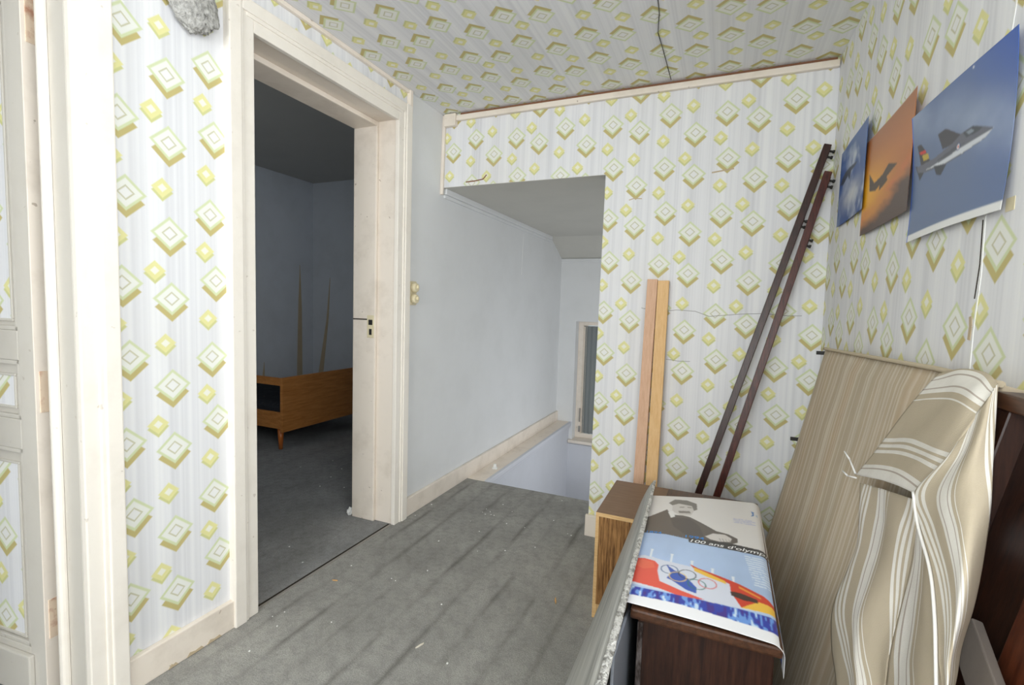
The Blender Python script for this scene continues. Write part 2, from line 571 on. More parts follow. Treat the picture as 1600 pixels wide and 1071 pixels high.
def tube(name, pts, r, mat, parent=None, seg=8, uvf=None):
    P = [Vector(p) for p in pts]
    off = wloc(parent) if parent is not None else Vector((0, 0, 0))
    V, F = [], []
    for i, p in enumerate(P):
        d = (P[min(i + 1, len(P) - 1)] - P[max(i - 1, 0)]).normalized()
        a = d.cross(Vector((0.21, 0.33, 0.92))).normalized()
        b_ = d.cross(a)
        for k in range(seg):
            t = 2 * math.pi * k / seg
            V.append(tuple(p + (a * math.cos(t) + b_ * math.sin(t)) * r - off))
    n = len(P)
    for i in range(n - 1):
        for k in range(seg):
            F.append((i * seg + k, i * seg + (k + 1) % seg, (i + 1) * seg + (k + 1) % seg, (i + 1) * seg + k))
    F.append(tuple(range(seg))[::-1])
    F.append(tuple((n - 1) * seg + k for k in range(seg)))
    me = bpy.data.meshes.new(name)
    me.from_pydata(V, [], F)
    for p in me.polygons:
        p.use_smooth = len(p.vertices) == 4
    return link(name, me, mat, parent)

def grid_mesh(name, pts, uvs, mat, parent=None, thick=None, sub=0, colors=None, org=None):
    """pts: [rows][cols] world points"""
    R, Cn = len(pts), len(pts[0])
    off = wloc(parent) if parent is not None else Vector(org or (0, 0, 0))
    verts = [tuple(Vector(p) - off) for r in pts for p in r]
    faces = [(i * Cn + j, i * Cn + j + 1, (i + 1) * Cn + j + 1, (i + 1) * Cn + j) for i in range(R - 1) for j in range(Cn - 1)]
    me = bpy.data.meshes.new(name)
    me.from_pydata(verts, [], faces)
    if uvs is not None:
        ul = me.uv_layers.new(name='UVMap')
        flat = [uv for r in uvs for uv in r]
        for l in me.loops:
            ul.data[l.index].uv = flat[l.vertex_index]
    if colors is not None:
        ca = me.color_attributes.new('print', 'FLOAT_COLOR', 'POINT')
        arr = np.ones((R * Cn, 4), np.float32)
        arr[:, :3] = np.asarray(colors, np.float32).reshape(-1, 3)
        ca.data.foreach_set('color', arr.ravel())
    for p in me.polygons:
        p.use_smooth = True
    o = link(name, me, mat, parent, None if parent is not None else off)
    if sub:
        md = o.modifiers.new('sub', 'SUBSURF')
        md.levels = md.render_levels = sub
    if thick:
        md = o.modifiers.new('thick', 'SOLIDIFY')
        md.thickness = thick
        md.offset = 0
    return o

# ------------------------------------------------------------ the room
XL, H = -1.49, 2.17                       # left wall plane, ceiling height
def xr(y):                                # right wall plane, slightly out of parallel
    return 0.4478 - 0.03 * y
def yb(z):                                # back wall leans away a little
    return 2.324 + 0.036 * z
def uv_left(c, n):
    return (c.y + .216, c.z + .408)
def uv_right(c, n):
    return (-c.y + .45, c.z + .234)
def uv_back(c, n):
    return (c.x + .540, c.z)
def uv_ceil(c, n):
    return (-c.x + .09, c.y + .072)

# floor of the landing (reaches into the stair alcove up to the top step)
b = MB().box(-1.50, 0.60, -2.0, 2.42, -0.22, 0.0).box(-1.49, -0.50, 2.42, 2.742, -0.22, 0.0)
floor = struct(b.build('floor', 'carpet'))
b = MB().box(-4.4, -1.502, 0.9, 4.3, -0.22, -0.001).box(-3.4, -1.502, -2.0, 0.9, -0.22, -0.001)
struct(b.build('floor_bedroom', 'carpet_bed'))
# carpet joint at the bedroom threshold
b = MB().box(-1.505, -1.496, 1.19, 1.965, -0.001, 0.0035, 0.001)
o = b.build('trim_1', 'darkgap'); struct(o)
b = MB().box(-1.496, -1.484, 1.19, 1.965, -0.001, 0.003, 0.001)
o = b.build('trim_2', 'steel'); struct(o)

# ceiling
b = MB().box(-1.60, 0.62, -2.0, 2.46, H, H + 0.12)
ceil = struct(b.build('ceiling', 'paper', uvf=uv_ceil))

# left wall: near section, panel between the two doors, strip above the doorway
b = MB()
b.box(XL - .11, XL, -2.0, -0.22, 0, H)
b.box(XL - .11, XL, -0.22, 0.70, 2.06, H)
b.box(XL - .11, XL, 0.70, 1.13, 0, H)
b.box(XL - .11, XL, 1.13, 2.058, 2.03, H)
wall_left = struct(b.build('wall_left', 'paper', uvf=uv_left))
b = MB().box(XL - .11, XL, 2.0581, 4.72, -2.2, H)
wall_left_plain = struct(b.build('wall_left_stairwell', 'plain'))

# right wall with the window opening beside the camera
def shear(c):
    return Vector((c.x + xr(c.y), c.y, c.z))
b = MB()
for (y0, y1, z0, z1) in ((0.65, 2.6, -0.2, H), (-2.0, -0.75, -0.2, H), (-0.75, 0.65, -0.2, 0.8), (-0.75, 0.65, 2.0, H)):
    b.box(0, 0.12, y0, y1, z0, z1, 0, shear)
wall_right = struct(b.build('wall_right', 'paper', uvf=uv_right))
# rear wall with a window
b = MB().box(-1.6, -1.1, -2.1, -1.9, 0, H).box(0.0, 0.62, -2.1, -1.9, 0, H).box(-1.1, 0.0, -2.1, -1.9, 0, 0.9).box(-1.1, 0.0, -2.1, -1.9, 2.0, H)
struct(b.build('wall_rear', 'paper', uvf=uv_back))

# back wall: full-height part right of the stair opening and lintel above it
def lean(c):
    return Vector((c.x, c.y + yb(c.z), c.z))
b = MB()
b.box(-0.563, 0.42, 0, 0.10, -0.2, 1.775, 0, lean)
b.box(XL, 0.42, 0, 0.10, 1.775, H, 0, lean)
bmesh.ops.remove_doubles(b.bm, verts=b.bm.verts, dist=1e-5)
wall_back = struct(b.build('wall_back', 'paper', uvf=uv_back))

# stair alcove: sloping ceiling, far wall with window, side wall below the ledge
b = MB().prism([(2.389, 1.7732), (4.27, 1.772), (4.64, 1.60), (4.64, 1.72), (4.27, 1.90), (2.50, 1.90), (2.50, 1.7749), (2.389, 1.7749)], XL, 0.42, 'x')
struct(b.build('ceiling_stairwell', 'nicheceil'))
b = MB()
YF = 4.62
b.box(XL, -1.318, YF, YF + .30, -2.2, 1.72)
b.box(-1.318, -0.62, YF, YF + .30, 1.0, 1.72)
b.box(-1.318, -0.62, YF, YF + .30, -2.2, -0.185)
b.box(-0.62, 0.42, YF, YF + .30, -2.2, 1.72)
struct(b.build('wall_far', 'plain'))
b = MB().box(XL, -1.352, 2.742, YF, -2.2, -0.012)
struct(b.build('wall_stair_side', 'stairpaint'))
b = MB().box(-1.352, -0.62, YF - .012, YF, -2.2, -0.215)
struct(b.build('wall_far_lower', 'stairpaint'))
b = MB().box(-1.352, 0.42, 2.55, 4.9, -2.4, -2.2)
struct(b.build('floor_stairwell', 'greyboard'))
b = MB().box(-1.352, 0.42, 2.70, 2.742, -2.2, -0.22)
struct(b.build('wall_stair_near', 'stairpaint'))
b = MB().box(0.30, 0.42, 2.45, 4.9, -2.2, 1.9)
struct(b.build('wall_stair_right', 'plain'))
b = MB()
for i in range(8):                         # winding treads going down to the right, below the floor edge
    b.box(-1.30 + i * .2, -1.10 + i * .2, 3.7, YF - .02, -1.0 - .2 * i, -0.955 - .2 * i, .004)
    b.box(-1.30 + i * .2, -1.28 + i * .2, 3.7, YF - .02, -1.2 - .2 * i, -1.0 - .2 * i)
struct(b.build('floor_stairs', 'greyboard'))

# ledge at floor level along the stairwell, with its nosing
b = MB().box(XL, -1.346, 2.742, YF, -0.012, 0.002, .002)
struct(b.build('trim_3', 'cream'))
b = MB().box(-1.352, -1.326, 2.742, YF, -0.030, 0.004, .006)
b.box(-1.352, -1.338, 2.742, YF, -0.058, -0.030, .003)
struct(b.build('trim_4', 'stairpaint'))
# thin mould below the slope of the far wall
b = MB().box(XL, -0.6, YF - .014, YF, 1.585, 1.605, .004).box(XL, -0.6, YF - .008, YF, 1.567, 1.585, .003)
struct(b.build('trim_5', 'plain'))
# mould between side wall and alcove ceiling
b = MB().box(XL, XL + .022, 2.41, 4.27, 1.742, 1.776, .006).box(XL, XL + .012, 2.41, 4.27, 1.722, 1.742, .004)
struct(b.build('trim_6', 'plain'))

# bedroom shell
b = MB().box(-4.30, -4.17, 0.9, 4.2, 0, 2.45)
bedleft = struct(b.build('wall_bedroom_left', 'bedwall'))
b = MB().box(-4.3, -1.60, 4.08, 4.2, 0, 2.45)
bedback = struct(b.build('wall_bedroom_back', 'bedwall'))
b = MB().box(-4.3, -1.60, 0.90, 1.00, 0, 2.45)
struct(b.build('wall_bedroom_near', 'bedwall'))
b = MB().box(-4.3, -1.60, 0.9, 4.2, 2.395, 2.50)
struct(b.build('ceiling_bedroom', 'bedceil'))
# room behind the left door
b = MB().box(-3.4, -3.3, -2.0, 0.95, 0, 2.3).box(-3.4, -1.6, -2.1, -2.0, 0, 2.3)
struct(b.build('wall_side_room', 'plain'))
b = MB().box(-3.4, -1.6, -2.1, 0.95, 2.3, 2.4)
struct(b.build('ceiling_side_room', 'bedceil'))

# ------------------------------------------------------------ baseboards and battens
def base_y(name, y0, y1, h=0.097, x=XL, t=0.02, mat='cream'):
    b = MB().box(x, x + t, y0, y1, 0.0, h, .004)
    return struct(b.build(name, mat))
bbn = base_y('baseboard_left_near', 0.773, 1.112)
base_y('baseboard_left_far', 2.068, YF, 0.098)
b = MB().box(-0.575, 0.40, -0.018, 0, 0.0, 0.105, .004, lean)
struct(b.build('baseboard_back', 'cream'))
# chipped bare wood on the lower edge of the near baseboard
for k, (y0, y1) in enumerate(((0.93, 0.985), (0.995, 1.045), (0.875, 0.905))):
    bb = MB().prism([(y0, 0.002), (y1, 0.002), (y1 - .008, .012), ((y0 + y1) / 2, .009), (y0 + .01, .014)], XL + .0195, XL + .0212, 'x')
    bb.build('chip', 'tear', bbn)
# batten along ceiling and back wall + end block
def back_box(x0, x1, d0, d1, z0, z1, bev=.004):
    return MB().box(x0, x1, -d1, -d0, z0, z1, bev, lean)
struct(back_box(-1.40, 0.372, 0, .022, 2.128, 2.156).build('trim_7', 'cream'))
struct(back_box(-1.472, -1.40, 0, .03, 2.10, 2.166).build('trim_8', 'cream'))
struct(back_box(-1.38, 0.365, 0, .010, 2.156, 2.1695, .002).build('trim_9', 'edgebrown'))
# vertical strip at the alcove corner, thin strip over the doorway, post beside it
struct(back_box(XL, -1.472, 0, .016, 1.735, 2.166).build('trim_10', 'cream'))
struct(MB().box(XL, XL + .016, 1.10, 2.06, 2.152, 2.169, .003).build('trim_11', 'cream'))
struct(MB().box(XL, XL + .022, 2.056, 2.078, 2.06, 2.169, .003).build('trim_12', 'cream'))

# ------------------------------------------------------------ bedroom doorway (frame only, no leaf in view)
def door_casing(name, yin0, yin1, ztop, wid, left=True, right=True, head=True):
    root = bpy.data.objects.new(name, None)
    COL.objects.link(root)
    root.location = (XL, (yin0 + yin1) / 2, 0)
    struct(root)
    def member(nm, bx):
        bb = MB()
        for t in bx:
            bb.box(*t, .0035)
        return bb.build(nm, 'cream_clean', root)
    zt = ztop + wid
    if left:
        member('casing', [(XL - .002, XL + .020, yin0 - wid * .43, yin0, 0, zt), (XL - .002, XL + .030, yin0 - wid, yin0 - wid * .55, 0, zt), (XL - .002, XL + .025, yin0 - wid * .56, yin0 - wid * .42, 0, zt - .0006)])
    if right:
        member('casing', [(XL - .002, XL + .020, yin1, yin1 + wid * .43, 0, zt), (XL - .002, XL + .030, yin1 + wid * .55, yin1 + wid, 0, zt), (XL - .002, XL + .025, yin1 + wid * .42, yin1 + wid * .56, 0, zt - .0006)])
    if head:
        member('head_casing', [(XL - .002, XL + .0195, yin0 - .001, yin1 + .001, ztop, ztop + wid * .43), (XL - .002, XL + .028, yin0 - wid * .5, yin1 + wid * .5, ztop + wid * .55, zt - .001), (XL - .002, XL + .024, yin0 - wid * .3, yin1 + wid * .3, ztop + wid * .42, ztop + wid * .56)])
    return root
d2 = door_casing('trim_13', 1.186, 1.970, 1.995, 0.095)
JX = -1.733
def jamb(nm, bx):
    bb = MB()
    for t in bx:
        bb.box(*t)
    return bb.build(nm, 'cream', d2)
jamb('jamb', [(JX, XL + .019, 1.976, 2.03, 0, 2.03, .003)])
jamb('jamb', [(JX, XL + .019, 1.13, 1.180, 0, 2.03, .003)])
jamb('head_jamb', [(JX, XL + .019, 1.13, 2.03, 2.001, 2.06, .003)])
jamb('door_stop', [(JX, -1.592, 1.957, 1.976, 0, 1.98, .006)])
jamb('door_stop', [(JX, -1.592, 1.180, 1.199, 0, 1.98, .006)])
jamb('door_stop', [(JX, -1.592, 1.180, 1.976, 1.978, 2.001, .006)])
# strike plate with two mortices on the far jamb
sp = MB().box(-1.640, -1.598, 1.9545, 1.958, 0.945, 1.058, .002).build('strike_plate', 'bakelite', d2)
MB().box(-1.630, -1.606, 1.9535, 1.9552, 1.010, 1.036).build('slot', 'black', sp)
MB().box(-1.626, -1.610, 1.9535, 1.9552, 0.960, 0.990).build('slot', 'black', sp)
MB().box(-1.730, -1.640, 1.9556, 1.9575, 1.034, 1.040).build('saw_cut', 'darkgap', d2)

# ------------------------------------------------------------ left door frame and its open panelled leaf
d1 = door_casing('trim_14', -0.22, 0.684, 2.0, 0.087)
def jamb1(nm, bx):
    bb = MB()
    for t in bx:
        bb.box(*t)
    return bb.build(nm, 'cream_clean' if nm == 'door_stop' else 'door_shaded', d1)
jamb1('jamb', [(-1.60, XL - .001, 0.684, 0.72, 0, 2.06, .003)])
jamb1('door_stop', [(-1.582, -1.563, 0.664, 0.6845, 0, 2.0, .007)])
jamb1('jamb', [(-1.60, XL - .001, -0.26, -0.22, 0, 2.06, .003)])
jamb1('head_jamb', [(-1.60, XL - .001, -0.22, 0.684, 2.0, 2.06, .003)])

leaf_root = bpy.data.objects.new('door_1', None)
COL.objects.link(leaf_root)
leaf_root.location = (-1.638, 0.662, 0.012)
struct(leaf_root)
DV = Vector((-.99498, -.1001, 0))
DN = Vector((-.1001, .99498, 0))         # away from the camera
LO = Vector((-1.638, 0.662, 0))
def leafx(c):                            # c: (s along leaf, depth behind near face, z)
    return LO + DV * c.x + DN * c.y + Vector((0, 0, c.z))
def leaf_uv(c, n):
    return ((c - LO).dot(DV) * -1 + 0.18, c.z + 0.02)
TH = 0.030
def lbox(nm, mat, bx, par, uvf=None):
    bb = MB()
    for t in bx:
        bb.box(*t, xf=leafx)
    return bb.build(nm, mat, par, uvf=uvf)
WL = 0.80
stile = lbox('stile', 'door_shaded', [(0.0, 0.062, 0, TH, .012, 1.97, .002)], leaf_root)
lbox('stile', 'door_shaded', [(WL - .095, WL, 0, TH, .012, 1.97, .002)], leaf_root)
lbox('edge_strip', 'cream', [(-0.0035, 0.0, -0.001, TH + .001, .012, 1.97, .001)], leaf_root)
for (z0, z1) in ((0.02, 0.145), (0.70, 0.782), (0.94, 1.02), (1.86, 1.97)):
    lbox('rail', 'door_shaded', [(0.062, WL - .095, 0, TH, z0, z1, .003)], leaf_root)
lbox('kick_board', 'door_shaded', [(0.046, WL - .05, -0.014, 0, .016, .128, .004)], leaf_root)
for (z0, z1, pz0, pz1) in ((0.145, 0.70, 0.17, 0.655), (0.782, 0.94, 0.815, 0.896), (1.02, 1.86, 1.05, 1.83)):
    pn = lbox('panel', 'door_shaded', [(0.060, WL - .093, .010, TH - .006, z0 - .002, z1 + .002, .001)], leaf_root)
    s0, s1 = 0.094, WL - .125
    lbox('wallpaper_inset', 'paper', [(s0, s1, .0085, .0105, pz0, pz1, .0)], pn, leaf_uv)
    mo = []
    mo.append((0.062, 0.074, .001, .011, z0, z1, .003))
    mo.append((WL - .107, WL - .095, .001, .011, z0, z1, .003))
    mo.append((0.062, WL - .095, .001, .011, z0, z0 + .012, .003))
    mo.append((0.062, WL - .095, .001, .011, z1 - .012, z1, .003))
    mo.append((s0 - .007, s0, .004, .011, pz0, pz1, .002))
    mo.append((s1, s1 + .007, .004, .011, pz0, pz1, .002))
    mo.append((s0 - .007, s1 + .007, .004, .011, pz0 - .007, pz0, .002))
    mo.append((s0 - .007, s1 + .007, .004, .011, pz1, pz1 + .007, .002))
    lbox('moulding', 'door_shaded', mo, pn)
for zc in (0.235, 0.86, 1.80):
    h = lbox('hinge', 'rust', [(-0.0055, -0.003, .008, TH + .002, zc - .055, zc + .055, .001)], leaf_root)
    bb = MB()
    for k in range(5):
        p = leafx(Vector((-0.004, TH + .006, zc - .055 + k * .022)))
        bb.cyl(p, p + Vector((0, 0, .0205)), .0062, seg=10)
    bb.build('knuckle', 'rust', h)

# ------------------------------------------------------------ stairwell window
w = bpy.data.objects.new('window_1', None)
COL.objects.link(w)
w.location = (-0.97, YF + .12, -0.17)
struct(w)
x0, x1, z0, z1, yw = -1.318, -0.62, -0.17, 1.0, YF + .10
fr = MB().box(x0, x0 + .05, yw, yw + .06, z0, z1, .004).box(x1 - .05, x1, yw, yw + .06, z0, z1, .004).box(x0 + .049, x1 - .049, yw + .001, yw + .059, z1 - .04, z1 - .001, .004).box(x0 + .049, x1 - .049, yw + .001, yw + .059, z0 + .001, z0 + .045, .004).build('window_frame', 'cream', w)
MB().box(x0 + .05, x0 + .085, yw + .012, yw + .05, z0 + .045, z1 - .04, .004).build('casement', 'cream', w)
MB().box(x0 + .05, x1 - .05, yw + .028, yw + .032, z0 + .045, z1 - .04).build('pane', 'glass', w)
MB().box(x0 + .055, x1 - .05, yw + .004, yw + .012, z1 - .052, z1 - .044).build('curtain_rod', 'steel', w)
MB().box(x0 - .03, x1, YF - .045, YF + .16, z0 - .028, z0, .005).build('window_sill', 'cream', w)
rows = []
for i in range(2):
    zz = z1 - .05 - i * (z1 - z0 - .10)
    rows.append([(x0 + .07 + j * (x1 - x0 - .13) / 60, yw + .004 + .007 * math.sin(j * 1.35) + .003 * math.sin(j * .6), zz) for j in range(61)])
grid_mesh('curtain', rows, None, 'net', w)
MB().box(x0 + .04, x0 + .052, yw - .012, yw, z0 + .16, z0 + .30, .003).box(x0 + .038, x0 + .06, yw - .02, yw - .008, z0 + .06, z0 + .12, .004).build('latch', 'steel', w)

# window beside the camera, outside the picture
w2 = bpy.data.objects.new('window_2', None)
COL.objects.link(w2)
w2.location = (0.5, -0.05, 0.8)
struct(w2)
bb = MB()
for (y0, y1, za, zb) in ((-0.75, -0.71, .8, 2), (0.61, 0.65, .8, 2), (-0.71, 0.61, .8, .84), (-.71, .61, 1.96, 2), (-.07, -.03, .84, 1.96)):
    bb.box(0.06, 0.10, y0, y1, za, zb, .003, shear)
bb.build('window_frame', 'cream', w2)
w3 = bpy.data.objects.new('window_3', None)
COL.objects.link(w3)
w3.location = (-0.55, -2.0, 0.9)
struct(w3)
MB().box(-1.1, -1.06, -2.0, -1.95, .9, 2, .003).box(-.04, 0, -2.0, -1.95, .9, 2, .003).box(-1.06, -.04, -2.0, -1.95, .9, .94, .003).box(-1.06, -.04, -2.0, -1.95, 1.96, 2, .003).build('window_frame', 'cream', w3)

# ------------------------------------------------------------ wear on walls and ceiling (parts of the setting)
def ribbon(name, pts, wd, mat, parent, nrm):
    """thin raised line along pts"""
    nrm = Vector(nrm)
    bb = MB()
    P = [Vector(p) for p in pts]
    for i in range(len(P) - 1):
        a = P[i + 1] - P[i]
        bb.beam(P[i], P[i + 1], wd, 0.0012, a.cross(nrm), 0)
    return bb.build(name, mat, parent)
def bp(x, z, d=0.0006):
    return (x, yb(z) - d, z)
ribbon('crack', [bp(-.36, 1.135), bp(-.28, 1.118), bp(-.20, 1.13), bp(-.12, 1.126), bp(-.06, 1.105), bp(0.0, 1.112), bp(.07, 1.12), bp(.16, 1.125), bp(.25, 1.118), bp(.30, 1.12)], .0022, 'crack', wall_back, (0, -1, 0))
ribbon('crack', [bp(-.235, .90), bp(-.18, .895), bp(-.13, .897)], .002, 'crack', wall_back, (0, -1, 0))
ribbon('tear', [bp(-.085, 1.745), bp(-.03, 1.752), bp(.005, 1.756)], .006, 'tear', wall_back, (0, -1, 0))
ribbon('tear', [bp(-.445, 1.645), bp(-.42, 1.652), bp(-.385, 1.648)], .004, 'tear', wall_back, (0, -1, 0))
ribbon('tear', [bp(-1.335, 1.795), bp(-1.28, 1.797), bp(-1.23, 1.803), bp(-1.21, 1.825)], .006, 'edgebrown', wall_back, (0, -1, 0))
def rp(y, z, d=0.0006):
    return (xr(y) - d, y, z)
ribbon('wallpaper_seam', [rp(1.105, 2.1), rp(1.112, 1.85), rp(1.10, 1.65), rp(1.128, 1.45), rp(1.132, 1.30), rp(1.128, 1.2), rp(1.136, 1.10), rp(1.135, .9)], .0045, 'white', wall_right, (-1, 0, 0))
ribbon('tear', [rp(1.150, 1.128), rp(1.146, 1.11), rp(1.148, 1.085)], .010, 'tear', wall_right, (-1, 0, 0))
ribbon('wallpaper_lift', [rp(1.139, 1.30), rp(1.135, 1.22), rp(1.142, 1.16)], .0018, 'darkgap', wall_right, (-1, 0, 0))
ribbon('wallpaper_lift', [(XL + .0006, .767 + .006, 1.5), (XL + .0006, .775, 1.0), (XL + .0006, .778, .12)], .002, 'crack', wall_left, (1, 0, 0))
ribbon('wallpaper_seam', [(XL + .0006, 3.62, 1.70), (XL + .0006, 3.61, 1.58), (XL + .0006, 3.60, 1.38)], .006, 'white', wall_left_plain, (1, 0, 0))

def ceil_wire():
    pts = [(-.262, 1.74, H - .002), (-.268, 1.84, H - .003), (-.287, 1.96, H - .004), (-.283, 2.10, H - .003), (-.281, 2.24, H - .003), (-.279, 2.37, H - .002)]
    bb = MB()
    for a, c in zip(pts, pts[1:]):
        bb.cyl(a, c, .0016, seg=8)
    o = bb.build('wire', 'black')
    tag(o, 'thin dark wire running along the papered ceiling to the back wall batten', 'wire')
ceil_wire()

# ------------------------------------------------------------ light switch
sw = empty('light_switch', (XL, 2.115, 1.175), 'cream double light switch on white wall beside the door casing', 'switch')
MB().box(XL, XL + .012, 2.084, 2.148, 1.115, 1.238, .005).build('back_plate', 'bakelite', sw)
for zc in (1.205, 1.147):
    k = MB().cyl((XL + .010, 2.116, zc), (XL + .036, 2.116, zc), .0265, .0225, 20, .005).build('switch_dome', 'bakelite', sw)
    MB().box(XL + .034, XL + .046, 2.112, 2.120, zc - .004, zc + .012, .002).build('toggle', 'bakelite', k)

# ------------------------------------------------------------ grey fibrous clump high on the wall
bm = bmesh.new()
bmesh.ops.create_icosphere(bm, subdivisions=5, radius=1.0)
for v in bm.verts:
    n = v.co.normalized()
    f = 1 + .16 * noise.noise(n * 2.1) + .09 * noise.noise(n * 6.0) + .07 * noise.noise(n * 15) + .06 * noise.noise(n * 31)
    p = n * f
    v.co = Vector((max(p.x, -.75) * .030, p.y * .078 + p.z * -.020, p.z * .105))
for f in bm.faces:
    f.smooth = True
me = bpy.data.meshes.new('fibrous_clump')
bm.to_mesh(me)
bm.free()
o = link('fibrous_clump', me, 'fuzz', None, (XL + .024, 0.972, 2.00))
tag(o, 'rough grey fibrous clump stuck high on the wallpaper between the two doors', 'clump')

# ------------------------------------------------------------ bed in the next room
bed = empty('bed', (-3.2, 3.0, 0), 'teak veneered bed with peg legs seen through the open doorway', 'bed')
MB().box(-2.955, -2.93, 2.576, 3.55, 0.145, 0.552, .003).build('footboard', 'bedwood', bed)
MB().box(-4.12, -2.955, 2.585, 2.605, 0.165, 0.29, .003).build('side_rail', 'bedwood', bed)
MB().box(-4.12, -2.955, 3.52, 3.545, 0.165, 0.30, .003).build('side_rail', 'bedwood', bed)
MB().box(-4.12, -2.955, 2.585, 2.605, 0.49, 0.548, .003).build('top_rail', 'bedwood', bed)
MB().box(-4.15, -4.12, 2.576, 3.55, 0.145, 0.30, .003).build('headboard', 'bedwood', bed)
MB().box(-4.12, -2.957, 2.606, 3.518, 0.20, 0.35, .03).build('mattress', 'blackcloth', bed)
for (x, y) in ((-3.01, 2.63), (-3.01, 3.50), (-4.08, 2.63), (-4.08, 3.50)):
    MB().cyl((x, y, 0.0), (x, y, 0.165), .014, .024, 14).build('leg', 'bedleg', bed)

# ------------------------------------------------------------ brown low cabinet lying near the back wall
cab = empty('cabinet', (-0.155, 1.87, 0), 'low brown wood-grain cabinet with pale plywood edges by the back wall', 'cabinet')
cx0, cx1, cy0, cy1, cz = -0.381, 0.072, 1.690, 2.055, 0.396
MB().box(cx0, cx1, cy0, cy1, cz - .012, cz, .0015).build('top', 'cab_top', cab)
MB().box(cx0, cx1, cy0 - .0015, cy0 + .001, cz - .016, cz - .001, .0005).build('edge_strip', 'ply', cab)
MB().box(cx0, cx0 + .016, cy0, cy1, 0, cz - .012, .001).build('side_panel', 'ply', cab)
MB().box(cx1 - .016, cx1, cy0, cy1, 0, cz - .012, .001).build('side_panel', 'ply', cab)
MB().box(cx0 + .012, cx1 - .012, cy0 - .002, cy0 + .012, 0.055, cz - .014, .001).build('front_panel', 'cab_front', cab)
MB().box(cx0 + .012, cx1 - .012, cy0 + .004, cy0 + .016, 0.0, 0.055, .001).build('plinth', 'ply', cab)
MB().box(cx0 + .016, cx1 - .016, cy1 - .008, cy1, 0, cz - .012, .001).build('back_panel', 'cab_top', cab)

# ------------------------------------------------------------ two pale planks leaning on the back wall
def plank(name, p0, p1, w, d, mat, label):
    o = MB().beam(p0, p1, w, d, (1, 0, 0), .0015).build(name, mat, org=p0)
    return tag(o, label, 'plank', 'pale planks leaning on the back wall')
plank('plank', (-.3175, 2.215, .004), (-.312, 2.348, 1.268), .046, .018, 'plank_pink', 'pinkish pale wooden plank leaning on back wall, nearer the stair opening')
plank('plank', (-.258, 2.215, .004), (-.2625, 2.348, 1.262), .050, .018, 'plank_yellow', 'yellower pale wooden plank leaning on back wall, nearer the dark rails')

# ------------------------------------------------------------ two dark bed rails leaning into the corner
def bed_rail(p0, p1, label, pegs, wood):
    root = empty('bed_rail', p0, label, 'bed rail', 'dark bed rails leaning in the corner')
    MB().beam(p0, p1, .028, .020, (1, 0, 0), .003).build('rail', wood, root)
    a, c = Vector(p0), Vector(p1)
    d = (c - a).normalized()
    for t, L in pegs:
        p = a.lerp(c, t)
        s = Vector((1, 0, 0))
        s = (s - d * s.dot(d)).normalized()
        f = MB().beam(p + s * .013 - d * .022, p + s * .013 + d * .022, .004, .018, (1, 0, 0), .001).build('bracket', 'black', root)
        bb = MB()
        for k in (-.014, .010):
            q = p + s * .013 + d * k
            bb.cyl(q, q + s * L, .0045, .0045, 10).cyl(q + s * (L - .004), q + s * (L + .004), .0068, .0068, 10)
        bb.build('peg', 'black', f)
    return root
bed_rail((-.150, 2.185, .006), (.345, 2.345, 1.810), 'taller dark mahogany bed rail with black pegs, left of the pair', [(.982, .016), (.828, .012)], 'rail_dark')
bed_rail((-.068, 2.185, .006), (.352, 2.335, 1.700), 'shorter dark mahogany bed rail with black pegs, right of the pair', [(.975, .016), (.835, .012)], 'rail')

# ------------------------------------------------------------ striped mattress leaning on the right wall
mat_root = empty('mattress', (0.25, 1.55, 0), 'thin striped ticking mattress leaning against the right wall', 'mattress')
def mxp(y, z):
    s = (1.012 - z)
    return .336 + .03 * (2.05 - y) - s * .185 - .018 * s * s
def mat_surface():
    rows, uvs, back = [], [], []
    ny, nz = 46, 40
    for i in range(nz + 1):
        r, u = [], []
        for j in range(ny + 1):
            y = 2.048 - j * (2.048 - .93) / ny
            ztop = 1.004 + .024 * min(1, (2.048 - y) / .9)
            z = .03 + (ztop - .03) * (1 - i / nz)
            k = .006 * noise.noise(Vector((y * 3, z * 3, 0))) + .003 * noise.noise(Vector((y * 9, z * 7, 2)))
            e = min(1, min(i, nz - i, j, ny - j) / 2.0)
            r.append((mxp(y, z) - k * e + (1 - e) * .007, y, z))
            u.append((y + .06 * (1 - z), z))
        rows.append(r)
        uvs.append(u)
    return rows, uvs
rows, uvs = mat_surface()
o = grid_mesh('cover', rows, uvs, 'ticking', mat_root)
md = o.modifiers.new('thick', 'SOLIDIFY')
md.thickness = 0.042
md.offset = 1
ed = [(mxp(p[1], p[2]) + .004, p[1], p[2] + .001) for p in rows[0]]
tube('piping', ed, .005, 'pipe', mat_root)
for (y, z) in ((2.056, .985), (2.056, .66)):
    bb = MB().box(mxp(y, z) - .016, mxp(y, z) + .012, y - .006, y + .002, z - .003, z + .010, .001)
    bb.build('corner_tab', 'black', mat_root)

